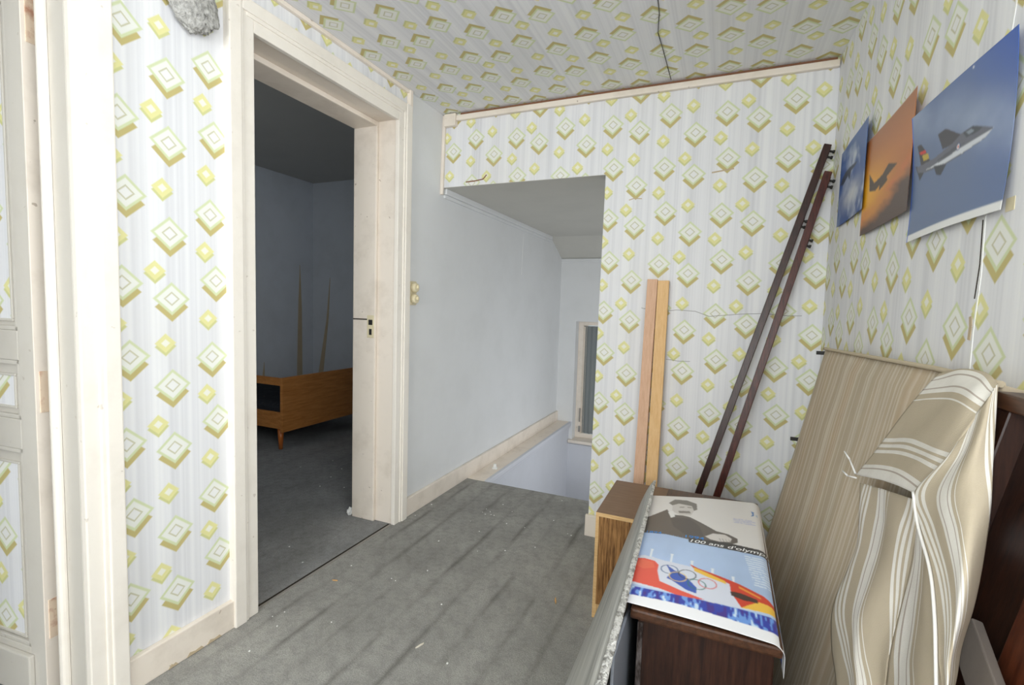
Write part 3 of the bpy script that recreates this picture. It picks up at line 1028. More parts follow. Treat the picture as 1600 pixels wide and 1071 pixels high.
# ------------------------------------------------------------ dark headboard at the right edge
hb = empty('headboard', (0.25, 0.55, 0), 'dark wooden headboard leaning on the right wall at the picture edge', 'headboard')
def hx(y, z, off):
    return .363 + .03 * (.92 - y) - (1.02 - z) * .2 - off
def hbox(nm, mat, y0, y1, z0, z1, o0, o1, bev=.003):
    def xf(c):
        return Vector((hx(c.y, c.z, 0) + c.x, c.y, c.z))
    return MB().box(o0, o1, y0, y1, z0, z1, bev, xf).build(nm, mat, hb)
hbox('top_rail', 'darkwood_h', 0.06, 0.905, 1.000, 1.022, -.004, .040)
hbox('panel', 'darkwood', 0.08, 0.885, 0.05, 1.002, .026, .038)
hbox('stile', 'darkwood', 0.865, 0.905, 0.02, 1.0, .000, .036)
hbox('stile', 'redwood', 0.06, 0.735, 0.02, 0.83, .010, .028)
hbox('stile', 'darkwood', 0.06, 0.10, 0.02, 1.0, .000, .036)
hbox('bottom_rail', 'darkwood', 0.10, 0.865, 0.02, 0.10, .004, .030)

pl = MB().beam((.278, .42, .585), (.300, .765, .735), .045, .012, (0.3, -.3, 1), .002).build('plank', 'greyboard', org=(.278, .42, .585))
tag(pl, 'short grey weathered board lying against the dark headboard under the cloth', 'plank')

# ------------------------------------------------------------ striped cloth draped over headboard and mattress
CA = [[(0.359, 1.102, 1.024), (0.364, 1.033, 1.04), (0.367, 0.955, 1.043), (0.361, 0.896, 1.031)], [(0.341, 1.115, 0.988), (0.338, 0.997, 1.005), (0.337, 0.916, 1.011), (0.342, 0.874, 1.008)], [(0.326, 1.145, 0.941), (0.324, 1.02, 0.961), (0.32, 0.912, 0.975), (0.322, 0.862, 0.978)], [(0.309, 1.171, 0.887), (0.308, 1.043, 0.91), (0.304, 0.936, 0.927), (0.305, 0.858, 0.943)], [(0.298, 1.211, 0.835), (0.298, 1.07, 0.864), (0.292, 0.946, 0.89), (0.292, 0.867, 0.904)], [(0.288, 1.274, 0.773), (0.286, 1.111, 0.814), (0.281, 0.991, 0.842), (0.277, 0.894, 0.86)]]
CB = [[(0.327, 0.875, 0.983), (0.331, 0.868, 0.999), (0.339, 0.867, 1.016), (0.357, 0.891, 1.034)], [(0.297, 0.856, 0.929), (0.307, 0.838, 0.949), (0.316, 0.821, 0.967), (0.339, 0.842, 0.987)], [(0.273, 0.883, 0.865), (0.28, 0.817, 0.889), (0.295, 0.786, 0.907), (0.326, 0.806, 0.943)], [(0.268, 0.84, 0.833), (0.27, 0.767, 0.855), (0.284, 0.739, 0.87), (0.313, 0.769, 0.895)], [(0.26, 0.763, 0.804), (0.26, 0.711, 0.822), (0.273, 0.698, 0.836), (0.302, 0.746, 0.839)], [(0.254, 0.72, 0.768), (0.254, 0.682, 0.787), (0.266, 0.68, 0.795), (0.288, 0.722, 0.789)], [(0.251, 0.697, 0.727), (0.251, 0.671, 0.744), (0.261, 0.679, 0.746), (0.278, 0.716, 0.738)], [(0.248, 0.674, 0.68), (0.246, 0.656, 0.693), (0.255, 0.674, 0.69), (0.267, 0.702, 0.681)]]
CC = [[(0.292, 1.249, 0.763), (0.291, 1.134, 0.792), (0.289, 1.034, 0.816), (0.287, 0.936, 0.839)], [(0.284, 1.205, 0.715), (0.284, 1.088, 0.747), (0.285, 1.007, 0.768), (0.29, 0.924, 0.803)], [(0.275, 1.161, 0.663), (0.275, 1.057, 0.698), (0.277, 0.979, 0.723), (0.29, 0.919, 0.754)], [(0.262, 1.159, 0.607), (0.261, 1.036, 0.65), (0.272, 0.975, 0.674), (0.288, 0.932, 0.695)], [(0.241, 1.156, 0.521), (0.242, 1.024, 0.579), (0.26, 0.969, 0.612), (0.277, 0.923, 0.639)], [(0.23, 1.088, 0.479), (0.231, 0.977, 0.54), (0.25, 0.949, 0.56), (0.267, 0.909, 0.587)], [(0.224, 1.003, 0.436), (0.223, 0.921, 0.492), (0.241, 0.907, 0.504), (0.255, 0.884, 0.522)]]
CD = [[(0.295, 0.936, 0.804), (0.291, 0.914, 0.809), (0.289, 0.885, 0.817), (0.286, 0.852, 0.822)], [(0.288, 0.917, 0.744), (0.282, 0.874, 0.759), (0.277, 0.829, 0.775), (0.275, 0.793, 0.784)], [(0.279, 0.914, 0.671), (0.272, 0.849, 0.702), (0.269, 0.796, 0.728), (0.269, 0.754, 0.749)], [(0.269, 0.908, 0.599), (0.265, 0.836, 0.641), (0.26, 0.768, 0.681), (0.262, 0.72, 0.71)], [(0.256, 0.882, 0.529), (0.254, 0.807, 0.582), (0.252, 0.739, 0.635), (0.256, 0.689, 0.675)]]
def catmull(P, n):
    """resample a list of points smoothly to n points"""
    P = [Vector(p) for p in P]
    out = []
    m = len(P) - 1
    for k in range(n):
        t = k / (n - 1) * m
        i = min(int(t), m - 1)
        f = t - i
        p0 = P[i - 1] if i > 0 else P[0] * 2 - P[1]
        p1, p2 = P[i], P[i + 1]
        p3 = P[i + 2] if i + 2 <= m else P[m] * 2 - P[m - 1]
        out.append(0.5 * ((2 * p1) + (p2 - p0) * f + (2 * p0 - 5 * p1 + 4 * p2 - p3) * f * f + (3 * p1 - p0 - 3 * p2 + p3) * f ** 3))
    return out
def cloth_piece(rows, nr, nc, uvfun, amp, wfreq, seed, hang=0.0):
    rows = [list(map(Vector, r)) for r in rows]
    if hang:
        rows.append([p + Vector((-.03, 0, -hang)) for p in rows[-1]])
    cols = [catmull(r, nc) for r in rows]
    full = [catmull([cols[i][j] for i in range(len(cols))], nr) for j in range(nc)]
    P, U = [], []
    for i in range(nr):
        a, b_ = [], []
        for j in range(nc):
            u, v = j / (nc - 1), i / (nr - 1)
            q = full[j][i]
            e = min(1, 6 * min(u, 1 - u, v, 1 - v) + .15)
            w = amp * math.sin(wfreq * u + 2.2 * v + seed) + amp * .9 * noise.noise(Vector((u * 4, v * 3, seed)))
            a.append(q + Vector((-.9, -.2, .25)) * (w * e))
            b_.append(uvfun(u, v))
        P.append(a)
        U.append(b_)
    return P, U
cl = empty('striped_cloth', (0.30, 0.95, 0.42), 'beige cotton cloth with white stripes draped over mattress end and headboard', 'cloth')
P, U = cloth_piece(CC, 60, 40, lambda u, v: (u * .62 + .10 + .10 * math.sin(v * 5), v), .006, 9, 1.0, .12)
grid_mesh('hanging_fold', P, U, 'cloth', cl, .0016)
P, U = cloth_piece(CD, 50, 26, lambda u, v: (u * .34 + .80 + .04 * math.sin(v * 4), v), .004, 6, 2.0, .12)
grid_mesh('hanging_fold', P, U, 'cloth', cl, .0016)
P, U = cloth_piece(CB, 70, 36, lambda u, v: (u * .55 + .25 - .26 * v, v), .004, 5, 3.0, .10)
grid_mesh('hanging_fold', P, U, 'cloth', cl, .0016)
P, U = cloth_piece(CA, 50, 40, lambda u, v: (.30 + .62 * v + .02 * math.sin(u * 4), u), .004, 4, 4.0)
grid_mesh('turned_down_flap', P, U, 'cloth', cl, .0016)
# hem of the front fold
hem = catmull([Vector(r[0]) + Vector((-.002, 0, 0)) for r in CB[2:]], 40)
tube('hem', hem, .002, 'paperback', cl)
# loose threads at the torn corner of the flap
bb = MB()
for pts in ([(.287, 1.275, .775), (.279, 1.30, .80), (.272, 1.318, .812)], [(.285, 1.26, .770), (.275, 1.285, .765), (.27, 1.31, .768)]):
    for a, c in zip(pts, pts[1:]):
        bb.cyl(a, c, .0022, .0016, 6)
bb.build('frayed_corner', 'paperback', cl)

# ------------------------------------------------------------ dark cabinet carrying the poster
dc = empty('dark_cabinet', (-0.005, 1.29, 0), 'narrow dark brown wooden cabinet under the sports poster', 'cabinet')
MB().box(-0.135, 0.128, 0.932, 1.640, 0.522, 0.543, .005).build('top', 'darkwood_h', dc)
MB().box(-0.122, 0.118, 0.956, 1.625, 0.0, 0.522, .003).build('body', 'darkwood', dc)
MB().box(-0.1225, -0.112, 0.954, 0.9565, 0.0, 0.505, .001).build('worn_edge', 'wornedge', dc)

# grey sheet leaning along its side, with foil-taped edge
sh = empty('curled_sheet', (-0.2, 1.1, 0), 'grey curled plastic sheet with crumpled silver edge beside the dark cabinet', 'sheet')
def edge_pt(t):                          # t 0 far .. 1 near
    y = 1.635 - t * 1.16
    x = -.180 + .040 * min(1, t * 1.25) ** .9
    return Vector((x, y, .560 - .004 * t))
rows, uvs = [], []
for i in range(41):
    r, u = [], []
    k = i / 40
    for j in range(61):
        t = j / 60
        e = edge_pt(t)
        B = .076 + .050 * min(1, t * 1.15)
        r.append((e.x - B * math.sin(math.pi * min(1, k * .96)) ** .8, e.y, e.z * (1 - k) + .002))
        u.append((t, k))
    rows.append(r)
    uvs.append(u)
grid_mesh('sheet', rows, uvs, 'sheet', sh, .003)
rows, uvs = [], []
for i in range(7):
    r, u = [], []
    for j in range(181):
        t = j / 180
        e = edge_pt(t)
        w = (.0035 + .0045 * t) * (i / 6 - .5) * 2
        cr = .0030 * noise.noise(Vector((t * 70, i * .8, 1))) + .002 * noise.noise(Vector((t * 150, i * 1.5, 5)))
        r.append((e.x + w + .002, e.y, e.z + .004 - abs(w) * .35 + cr))
        u.append((t, i / 6))
    rows.append(r)
    uvs.append(u)
grid_mesh('silver_edge', rows, uvs, 'foil', sh, .002)
o = MB().box(-0.1475, -0.1415, .82, 1.55, 0.0, .515, .002).build('grey_panel', 'bluegrey', org=(-.1445, 1.18, 0))
tag(o, 'thin blue-grey panel wedged between dark cabinet and curled sheet', 'panel')

# ------------------------------------------------------------ printed posters
def inpoly(U, V, poly):
    c = np.zeros(U.shape, bool)
    n = len(poly)
    j = n - 1
    for i in range(n):
        xi, yi = poly[i]
        xj, yj = poly[j]
        if yi != yj:
            c ^= ((yi > V) != (yj > V)) & (U < (xj - xi) * (V - yi) / (yj - yi) + xi)
        j = i
    return c
def lin(rgb):
    return np.array(srgb(*rgb)[:3])
def vnoise(U, V, s, seed):
    r = np.random.default_rng(seed)
    G = r.random((64, 64))
    x, y = U * s, V * s
    xi, yi = np.floor(x).astype(int), np.floor(y).astype(int)
    fx, fy = x - xi, y - yi
    fx, fy = fx * fx * (3 - 2 * fx), fy * fy * (3 - 2 * fy)
    g = lambda a, b_: G[a % 64, b_ % 64]
    return (g(xi, yi) * (1 - fx) * (1 - fy) + g(xi + 1, yi) * fx * (1 - fy) + g(xi, yi + 1) * (1 - fx) * fy + g(xi + 1, yi + 1) * fx * fy)
def fbm(U, V, s, seed):
    return sum(vnoise(U, V, s * 2 ** k, seed + k) * .5 ** k for k in range(4)) / 1.875
def fill(C, mask, rgb, a=1.0):
    C[mask] = C[mask] * (1 - a) + lin(rgb) * a
def blend(C, f, rgb):
    f = np.clip(f, 0, 1)[..., None]
    C[:] = C * (1 - f) + lin(rgb) * f

def soften(C):
    for ax in (0, 1):
        a = np.roll(C, 1, ax)
        b_ = np.roll(C, -1, ax)
        sl = [slice(None)] * 3
        sl[ax] = slice(1, -1)
        sl = tuple(sl)
        C[sl] = (.5 * C + .25 * a + .25 * b_)[sl]

def wall_poster(name, y0, y1, z0, z1, nu, nv, paint, bend, label, tape=None):
    """y0: far (left) edge, y1: near (right) edge"""
    us = np.linspace(0, 1, nu)
    vs_ = np.linspace(0, 1, nv)
    U, V = np.meshgrid(us, vs_)
    C = np.zeros((nv, nu, 3))
    paint(C, U, V)
    soften(C)
    rows = []
    for i in range(nv):
        r = []
        for j in range(nu):
            dy, dz, off = bend(us[j], vs_[i])
            y = y0 + (y1 - y0) * us[j] + dy
            z = z1 + (z0 - z1) * vs_[i] + dz
            r.append((xr(y) - .003 - off, y, z))
        rows.append(r)
    o = grid_mesh(name, rows, None, 'print', None, .0006, 0, C, org=(xr((y0 + y1) / 2), (y0 + y1) / 2, z0))
    tag(o, label, 'poster', 'aircraft posters on the right wall')
    return o

def paint1(C, U, V):
    C[:] = lin((40, 88, 160))
    blend(C, (V - .45) * .6, (20, 60, 128))
    n = fbm(U * 1.2 + .2, V * 1.0, 4, 11)
    blend(C, (n - .46) * 4 * (0.35 + U * .9), (206, 214, 226))
    n = fbm(U + .7, V, 7, 33)
    d = np.exp(-(((U - .5) / .33) ** 2 + ((V - .7) / .14) ** 2))
    blend(C, d * (n + .15) * 1.2, (214, 216, 222))
    fill(C, inpoly(U, V, [(0.03, 0.44), (0.12, 0.36), (0.25, .33), (0.372, 0.335), (0.69, 0.365), (0.57, 0.402), (0.45, .40), (0.40, .50), (.33, .42), (0.16, 0.475)]), (34, 52, 78))
def paint2(C, U, V):
    C[:] = lin((196, 118, 62))
    blend(C, (.35 - V) * 1.6, (150, 96, 62))
    d = np.exp(-(((U - .05) / .45) ** 2 + ((V - .58) / .24) ** 2))
    blend(C, d * 1.1, (250, 180, 40))
    n = fbm(U * .7 + V * .4, V * 2.4 - U * .9, 4, 5)
    edge = .86 - .28 * U
    dk = (V - edge) * 7 + (n - .5) * 1.6
    blend(C, dk, (84, 62, 58))
    blend(C, np.exp(-((V - edge + .03) / .05) ** 2) * (n - .25) * 1.4, (222, 120, 70))
    fill(C, inpoly(U, V, [(0.132, 0.382), (0.264, 0.52), (0.441, 0.498), (0.556, 0.44), (0.738, 0.51), (0.533, 0.553), (0.56, 0.593), (0.481, 0.617), (0.383, 0.635), (0.389, 0.584), (0.302, 0.609), (0.163, 0.572)]), (66, 44, 34))
    fill(C, (U < .008) | (V < .006), (210, 190, 170))
def paint3(C, U, V):
    C[:] = lin((104, 122, 158))
    blend(C, (U - .62) * 1.6 * (1.1 - V), (44, 92, 186))
    blend(C, (.30 - V) * 1.5 * U, (44, 92, 186))
    n = fbm(U * 1.3, V * 1.3, 3, 21)
    d = np.exp(-((V - .22 - .55 * (U - .42)) / .16) ** 2)
    blend(C, d * (n + .1) * .9 * (U > 0), (166, 180, 206))
    blend(C, (V - .6) * .8, (88, 108, 146))
    def p(pts, c, a=1.0):
        fill(C, inpoly(U, V, pts), c, a)
    p([(0.307, 0.284), (0.397, 0.285), (0.55, 0.395), (0.476, 0.43), (0.367, 0.415)], (70, 68, 78))
    p([(0.062, 0.255), (0.108, 0.258), (0.182, 0.36), (0.225, 0.434), (0.115, 0.435)], (62, 60, 68))
    p([(0.086, 0.312), (0.163, 0.327), (0.176, 0.357), (0.106, 0.34)], (206, 52, 44))
    p([(0.122, 0.352), (0.197, 0.366), (0.213, 0.414), (0.145, 0.404)], (196, 170, 60))
    p([(0.037, 0.397), (0.172, 0.481), (0.106, 0.540)], (58, 60, 70))
    p([(0.056, 0.418), (0.278, 0.439), (0.476, 0.42), (0.562, 0.392), (0.688, 0.403), (0.771, 0.445), (0.847, 0.484), (0.78, 0.522), (0.582, 0.538), (0.396, 0.538), (0.175, 0.503), (0.079, 0.468)], (104, 106, 120))
    p([(0.172, 0.484), (0.391, 0.495), (0.576, 0.488), (0.847, 0.486), (0.78, 0.518), (0.582, 0.531), (0.396, 0.526)], (214, 218, 226))
    p([(0.30, .47), (.50, .455), (.60, .47), (.40, .492)], (84, 86, 98))
    p([(0.273, 0.494), (0.422, 0.542), (0.367, 0.598), (0.312, 0.573)], (54, 58, 72))
    p([(0.573, 0.392), (0.667, 0.395), (0.761, 0.445), (0.694, 0.450), (0.612, 0.443)], (66, 72, 84))
    p([(0.60, 0.402), (0.65, 0.404), (0.68, 0.430), (0.63, 0.432)], (140, 150, 164))
    r = np.hypot((U - .535) * 1.38, V - .470)
    fill(C, r < .026, (60, 70, 130))
    fill(C, r < .018, (232, 232, 232))
    fill(C, r < .009, (206, 60, 50))
    fill(C, np.hypot((U - .655) * 1.38, V - .022) < .009, (236, 236, 236))
    fill(C, V > .945, (236, 236, 236))
    fill(C, U < .012, (60, 110, 220))
wall_poster('poster', 2.215, 1.85, 1.459, 1.742, 120, 110, paint1, lambda u, v: (0, -.035 * max(0, .45 - u) ** 1.5 * (1 - v), .004 + .010 * u * u), 'blue poster of a jet among white clouds, nearest the corner')
wall_poster('poster', 1.878, 1.457, 1.378, 1.667, 170, 130, paint2, lambda u, v: (0, 0, .003 + .012 * u * u + .004 * (1 - u)), 'orange sunset poster with a dark jet, middle of the three')
wall_poster('poster', 1.458, 1.055, 1.302, 1.592, 240, 180, paint3, lambda u, v: (0, .004 * math.sin(math.pi * u), .004 + .012 * (v - .5) ** 2 * 2 + .010 * (1 - u) ** 2 * (1 - v)), 'blue poster of a grey jet with red and yellow tail, nearest the camera')
tp = MB().box(-.0008, 0, 1.045, 1.070, 1.300, 1.322, 0, shear).build('tape', 'bakelite')
tp['label'] = 'yellowed adhesive tape at lower corner of the grey jet poster'
tp['category'] = 'tape'

# olympic centenary poster lying on the dark cabinet
TLc, TRc, BLc, BRc = Vector((-0.169, 1.537)), Vector((0.133, 1.623)), Vector((-0.150, 0.937)), Vector((0.128, 0.929))
UM, VM = 1.16, 1.0
def osurf(u, v, lift=0.0):
    uu, vv = min(u, 1.0), min(v, 1.06)
    p = TLc * (1 - uu) * (1 - vv) + TRc * uu * (1 - vv) + BLc * (1 - uu) * vv + BRc * uu * vv
    z = .5475 + .004 * math.sin(math.pi * uu) + .006 * max(0, v - .9) / .1 * max(0, .4 - abs(uu - .0)) + lift
    x, y = p.x, p.y
    if u > .93:                            # curl down over the right side
        a = (u - .93) * .30
        R = .022
        th = min(a / R, math.pi / 2)
        x0 = (TLc * (1 - .93) * (1 - vv) + TRc * .93 * (1 - vv) + BLc * (1 - .93) * vv + BRc * .93 * vv)
        x = x0.x + (R + lift) * math.sin(th)
        y = x0.y
        z = z - lift - R + (R + lift) * math.cos(th) - max(0, a - R * math.pi / 2)
    return Vector((x, y, z))
def paintO(C, U, V):
    C[:] = lin((226, 222, 220))
    def p(pts, c, a=1.0):
        fill(C, inpoly(U, V, pts), c, a)
    blend(C, (fbm(U, V, 3, 2) - .55) * .5, (206, 202, 200))
    # seated man in a dark coat (portrait print)
    p([(0.01, 0.278), (0.158, 0.174), (0.201, 0.232), (0.313, 0.234), (0.366, 0.243), (0.472, 0.294), (0.599, 0.359), (0.696, 0.373), (0.772, 0.402), (0.77, 0.435), (0.717, 0.46), (0.577, 0.470), (0.385, 0.470), (0.175, 0.455), (-0.02, 0.455), (-.02, .28)], (104, 96, 90))
    p([(0.20, .27), (.36, .26), (.46, .33), (.50, .43), (.36, .44), (.24, .36)], (92, 84, 80))
    p([(0.196, 0.101), (0.255, 0.075), (0.381, 0.100), (0.402, 0.165), (0.377, 0.225), (0.286, 0.235), (0.207, 0.190)], (208, 202, 198))
    p([(0.160, 0.090), (0.209, 0.040), (0.32, 0.041), (0.418, 0.08), (0.426, 0.150), (0.399, 0.169), (0.375, 0.112), (0.256, 0.091), (0.197, 0.118)], (128, 122, 116))
    p([(0.26, 0.182), (0.36, 0.176), (0.375, 0.202), (0.27, 0.208)], (138, 130, 124))
    p([(0.265, 0.130), (0.31, 0.126), (.31, .138), (.265, .142)], (150, 142, 136))
    p([(0.335, 0.124), (0.375, 0.128), (.375, .140), (.335, .136)], (150, 142, 136))
    p([(0.171, 0.205), (0.214, 0.185), (0.240, 0.253), (0.206, 0.270)], (232, 230, 228))
    p([(0.51, 0.422), (0.575, 0.384), (0.672, 0.383), (0.724, 0.409), (0.712, 0.44), (0.624, 0.452), (0.553, 0.443)], (216, 210, 206))
    for k in range(4):
        p([(.62 + k * .025, .42), (.626 + k * .025, .42), (.64 + k * .025, .446), (.634 + k * .025, .446)], (160, 152, 148))
    # pale blue sky
    p([(-0.1, 0.455), (0.188, 0.447), (0.375, 0.470), (0.693, 0.475), (1.25, 0.487), (1.25, 0.88), (0.528, 0.885), (-0.1, 0.90)], (180, 202, 236))
    m = inpoly(U, V, [(-0.1, 0.455), (0.188, 0.447), (0.375, 0.470), (0.693, 0.475), (1.25, 0.487), (1.25, 0.88), (0.528, 0.885), (-0.1, 0.90)])
    C[m] = C[m] * (1 - .35 * np.clip((fbm(U, V, 4, 9)[m] - .4), 0, 1)[:, None])
    p([(0.377, 0.464), (0.41, 0.456), (0.694, 0.452), (1.16, 0.478), (1.16, 0.518), (0.692, 0.506), (0.384, 0.496)], (66, 62, 62))
    for (u, v) in ((0.11, 0.632), (0.27, 0.651), (0.425, 0.679), (0.577, 0.708), (0.722, 0.735)):
        p([(u - .012, v - .035), (u + .012, v - .035), (u + .008, v - .02), (u + .008, v + .04), (u - .008, v + .04), (u - .008, v - .02)], (226, 232, 240))
        p([(u - .026, v + .028), (u + .026, v + .028), (u + .020, v + .05), (u - .020, v + .05)], (216, 226, 238))
    # flags
    p([(-0.05, 0.69), (0.059, 0.655), (0.217, 0.676), (0.431, 0.69), (0.696, 0.742), (0.918, 0.787), (1.015, 0.861), (0.767, 0.878), (0.567, 0.885), (0.4, 0.878), (0.225, 0.885), (-.05, 0.872)], (214, 218, 232))
    p([(-0.06, 0.695), (0.068, 0.680), (0.150, 0.690), (0.183, 0.715), (0.183, 0.759), (0.213, 0.826), (0.376, 0.859), (0.528, 0.880), (0.489, 0.886), (0.36, 0.892), (0.223, 0.873), (0.026, 0.862), (-.06, .855)], (226, 92, 76))
    p([(0.05, 0.69), (.14, .70), (.16, .74), (.08, .76), (0.0, .74)], (232, 110, 84))
    p([(0.239, 0.703), (0.305, 0.735), (0.385, 0.761), (0.474, 0.821), (0.475, 0.856), (0.405, 0.848), (0.294, 0.805), (0.256, 0.797), (0.282, 0.761)], (62, 92, 180))
    p([(0.407, 0.671), (0.475, 0.691), (0.625, 0.715), (0.757, 0.738), (0.92, 0.778), (0.988, 0.814), (1.03, 0.868), (0.907, 0.866), (0.768, 0.872), (0.704, 0.802), (0.696, 0.752), (0.562, 0.726), (0.454, 0.706)], (206, 66, 44))
    p([(0.443, 0.690), (0.541, 0.712), (0.666, 0.740), (0.676, 0.758), (0.542, 0.738), (0.445, 0.714)], (236, 190, 70))
    p([(0.76, 0.752), (0.90, 0.79), (.90, .80), (.76, .765)], (232, 150, 60))
    p([(0.886, 0.817), (0.968, 0.825), (1.03, 0.868), (0.907, 0.866), (0.768, 0.872), (0.816, 0.847)], (240, 192, 74))
    p([(0.7, 0.794), (0.773, 0.793), (0.878, 0.807), (0.875, 0.826), (0.781, 0.828), (0.704, 0.818)], (70, 50, 44))
    # linked rings
    asp = 0.29 / 0.60
    for (u, v, c) in ((0.268, 0.735, (52, 92, 140)), (0.335, 0.775, (226, 196, 120)), (0.400, 0.748, (56, 60, 70)), (0.472, 0.800, (44, 120, 110)), (0.545, 0.780, (214, 92, 90))):
        r = np.hypot((U - u) * asp, (V - v)) / .030
        fill(C, np.abs(r - 1) < .075, c, .9)
    # glittering blue band and white border
    band = inpoly(U, V, [(-0.1, 0.893), (0.226, 0.891), (0.528, 0.886), (0.767, 0.882), (1.25, 0.878), (1.25, 0.955), (0.896, 0.950), (0.626, 0.946), (0.334, 0.938), (-0.1, 0.952)])
    fill(C, band, (52, 66, 168))
    n = vnoise(U * 70, V * 38, 1, 77)
    n2 = vnoise(U * 22, V * 16, 1, 41)
    fill(C, band & (n * .55 + n2 * .45 > .56), (112, 156, 226))
    fill(C, band & (n * .6 + n2 * .4 > .74), (206, 226, 246))
    fill(C, band & (n * .55 + n2 * .45 < .34), (72, 52, 140))
    fill(C, (V > .938) & ~band, (242, 242, 246))
    fill(C, (U < .012) & (V > .55), (60, 80, 190))
    fill(C, (U > 1.03) & (V < .45), (220, 222, 230))
    # lines of small print
    for k in range(4):
        w = .16 + .03 * (k % 2)
        fill(C, (np.abs(V - .205 - k * .013 - (U - .75) * .02) < .0035) & (U > .745) & (U < .745 + w) & (vnoise(U * 120, V * 30, 1, k) > .25), (150, 160, 214), .55)
    for k in range(13):
        sft = .815 + .004 * k
        fill(C, (np.abs(V - .535 - k * .0155 - (U - .8) * .02) < .0036) & (U > sft) & (U < sft + .16) & (vnoise(U * 140, V * 30, 1, k + 9) > .22), (232, 240, 250), .8)
    p([(.905, .10), (.93, .11), (.925, .15), (.90, .16), (.915, .135)], (86, 132, 190))
    p([(.94, .145), (.955, .125), (.96, .16)], (176, 190, 210))
NU, NV = 300, 420
us = np.linspace(-.01, UM, NU)
vv = np.linspace(-.005, VM, NV)
U, V = np.meshgrid(us, vv)
C = np.zeros((NV, NU, 3))
paintO(C, U, V)
soften(C)
rows = [[osurf(us[j], vv[i]) for j in range(NU)] for i in range(NV)]
po = empty('poster', (0, 1.25, .5475), 'colourful olympic centenary poster lying on the dark cabinet', 'poster')
sheet = grid_mesh('sheet', rows, None, 'print', po, .0005, 0, C)
def text_on_poster(txt, u0, v0, u1, hgt, mat, slope=0.0, name='lettering', shear_=0.0, bold=0.0):
    cu = bpy.data.curves.new('lettering', 'FONT')
    cu.body = txt
    cu.size = 1.0
    cu.shear = shear_
    cu.offset = bold
    cu.resolution_u = 3
    to = bpy.data.objects.new('lettering_tmp', cu)
    COL.objects.link(to)
    dg = bpy.context.evaluated_depsgraph_get()
    me = bpy.data.meshes.new_from_object(to.evaluated_get(dg))
    bpy.data.objects.remove(to, do_unlink=True)
    xs = [v.co.x for v in me.vertices]
    xa, xb = min(xs), max(xs)
    off = wloc(sheet)
    for v in me.vertices:
        fu = (v.co.x - xa) / (xb - xa)
        u = u0 + (u1 - u0) * fu
        vcoord = v0 + slope * fu - v.co.y * hgt
        v.co = osurf(u, vcoord, .0009) - off
    return link(name, me, mat, sheet)
text_on_poster("100 ans d'olympisme", .395, .4925, 1.14, .036, 'ink_white', .014, 'lettering', .2, .012)
text_on_poster("1894", .03, .453, .155, .030, 'ink_blue', -.002, bold=.01)
text_on_poster(". . . . .", .175, .452, .335, .026, 'ink_blue', .004)
text_on_poster("1994", .352, .458, .505, .034, 'ink_blue', .002, bold=.01)

# ------------------------------------------------------------ crumbs, splinters and bits on the floor
def crumb_mesh(seed):
    bm = bmesh.new()
    bmesh.ops.create_icosphere(bm, subdivisions=1, radius=1.0)
    for v in bm.verts:
        v.co *= 1 + .45 * noise.noise(v.co * 1.7 + Vector((seed * 3.1, 0, 0)))
        v.co.z = max(v.co.z, -.5) * .55 + .27
    me = bpy.data.meshes.new('plaster_crumb')
    bm.to_mesh(me)
    bm.free()
    me.materials.append(MT['white'])
    return me
CR = [crumb_mesh(i) for i in range(5)]
crumbs = [(-1.39, 1.227), (-1.407, 1.191), (-1.183, 1.573), (-1.159, 1.567), (-1.395, 1.577), (-1.199, 1.257), (-1.327, 1.036), (-1.35, 1.161), (-0.653, 2.285), (-0.632, 2.275), (-0.765, 2.397), (-0.973, 1.928), (-0.863, 1.99), (-0.75, 2.081), (-1.182, 1.931), (-1.085, 1.687), (-0.733, 1.262), (-1.443, 2.116), (-1.145, 2.317), (-1.089, 2.463), (-0.971, 2.248), (-1.056, 2.107), (-1.446, 2.276), (-0.806, 2.673), (-1.072, 2.309), (-1.145, 2.364), (-1.005, 2.399), (-0.87, 2.25), (-1.151, 2.189), (-0.909, 1.514), (-1.11, 2.34), (-1.09, 2.31), (-1.12, 2.30)]
for i, (x, y) in enumerate(crumbs):
    o = link('plaster_crumb', CR[i % 5], None, None, (x, y, .0))
    s = random.uniform(.0022, .0042)
    o.scale = (s * random.uniform(.9, 1.5), s, s)
    o.rotation_euler = (0, 0, random.uniform(0, 6))
    tag(o, 'tiny white plaster crumb on the grey landing carpet', 'crumb', 'plaster crumbs on the landing carpet')
for i, (x, y) in enumerate([(-1.599, 1.507), (-1.758, 1.58), (-2.192, 2.199), (-2.478, 2.605), (-2.564, 2.401), (-2.3, 2.5), (-2.25, 2.35), (-2.05, 2.25)]):
    o = link('plaster_crumb', CR[i % 5], None, None, (x, y, -.001))
    s = random.uniform(.003, .005)
    o.scale = (s * 1.3, s, s * .8)
    o.rotation_euler = (0, 0, random.uniform(0, 6))
    tag(o, 'tiny white plaster crumb on the darker bedroom carpet beyond the doorway', 'crumb', 'plaster crumbs on the bedroom carpet')
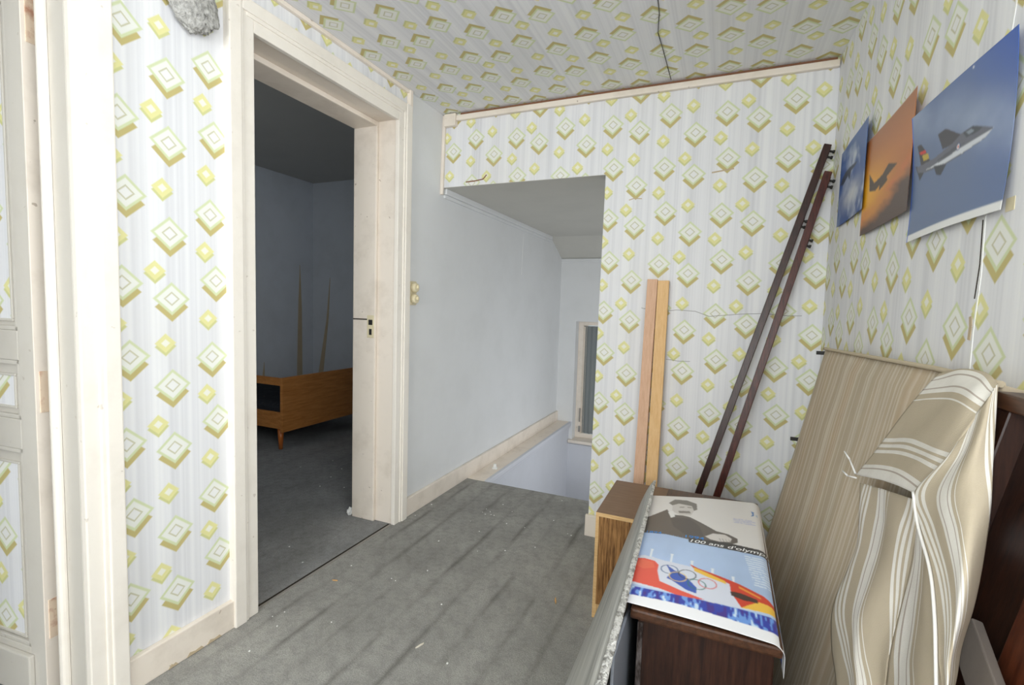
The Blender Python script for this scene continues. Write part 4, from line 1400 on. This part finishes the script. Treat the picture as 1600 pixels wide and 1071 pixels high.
def splinter(p, L, ang, mat, label):
    bb = MB().prism([(-L / 2, 0), (-L * .2, -L * .07), (L * .42, -L * .04), (L / 2, L * .02), (L * .1, L * .08)], 0.0, .004, 'z')
    o = bb.build('wood_splinter', mat)
    o.location = (p[0], p[1], 0)
    o.rotation_euler = (0, 0, ang)
    tag(o, label, 'splinter', 'wood splinters on the carpet')
splinter((-.53, 1.723), .042, 1.9, 'splinter', 'orange wood splinter on carpet near the brown cabinet')
splinter((-.855, 1.291), .034, 1.2, 'whitesplinter', 'pale wood splinter in the middle of the carpet')
splinter((-1.375, 1.46), .022, .3, 'splinter', 'small orange wood splinter near the doorway threshold')
bm = bmesh.new()
bmesh.ops.create_icosphere(bm, subdivisions=3, radius=1.0)
for v in bm.verts:
    v.co *= 1 + .5 * noise.noise(v.co * 2.2)
    v.co = Vector((v.co.x * .016, v.co.y * .015, (max(v.co.z, -.8) + .8) * .022))
me = bpy.data.meshes.new('crumpled_paper')
bm.to_mesh(me)
bm.free()
o = link('crumpled_paper', me, 'white', None, (-1.755, 1.972, -.001))
tag(o, 'crumpled bit of white paper on the floor beside the door jamb', 'paper scrap')
cp = empty('plastic_cap', (-1.394, 2.993, .002), 'small white plastic cap lying on the stairwell ledge', 'cap')
MB().cyl((-1.394, 2.993, .002), (-1.394, 2.993, .010), .020, .019, 18, .002).build('flange', 'white', cp)
MB().cyl((-1.394, 2.993, .010), (-1.394, 2.993, .034), .012, .010, 18, .002).build('stem', 'white', cp)
# torn paper strips in the bedroom corner (bare plaster showing)
MB().prism([(3.855, .30), (3.925, .30), (3.917, 1.05), (3.895, 1.50), (3.874, 1.05)], -4.1705, -4.164, 'x').build('tear', 'tear', bedleft)
MB().prism([(3.425, .35), (3.45, .35), (3.447, .50)], -4.1705, -4.164, 'x').build('tear', 'tear', bedleft)
MB().prism([(-4.09, .30), (-4.025, .30), (-3.945, .95), (-3.925, 1.38), (-3.972, .92)], 4.074, 4.0805, 'y').build('tear', 'tear', bedback)
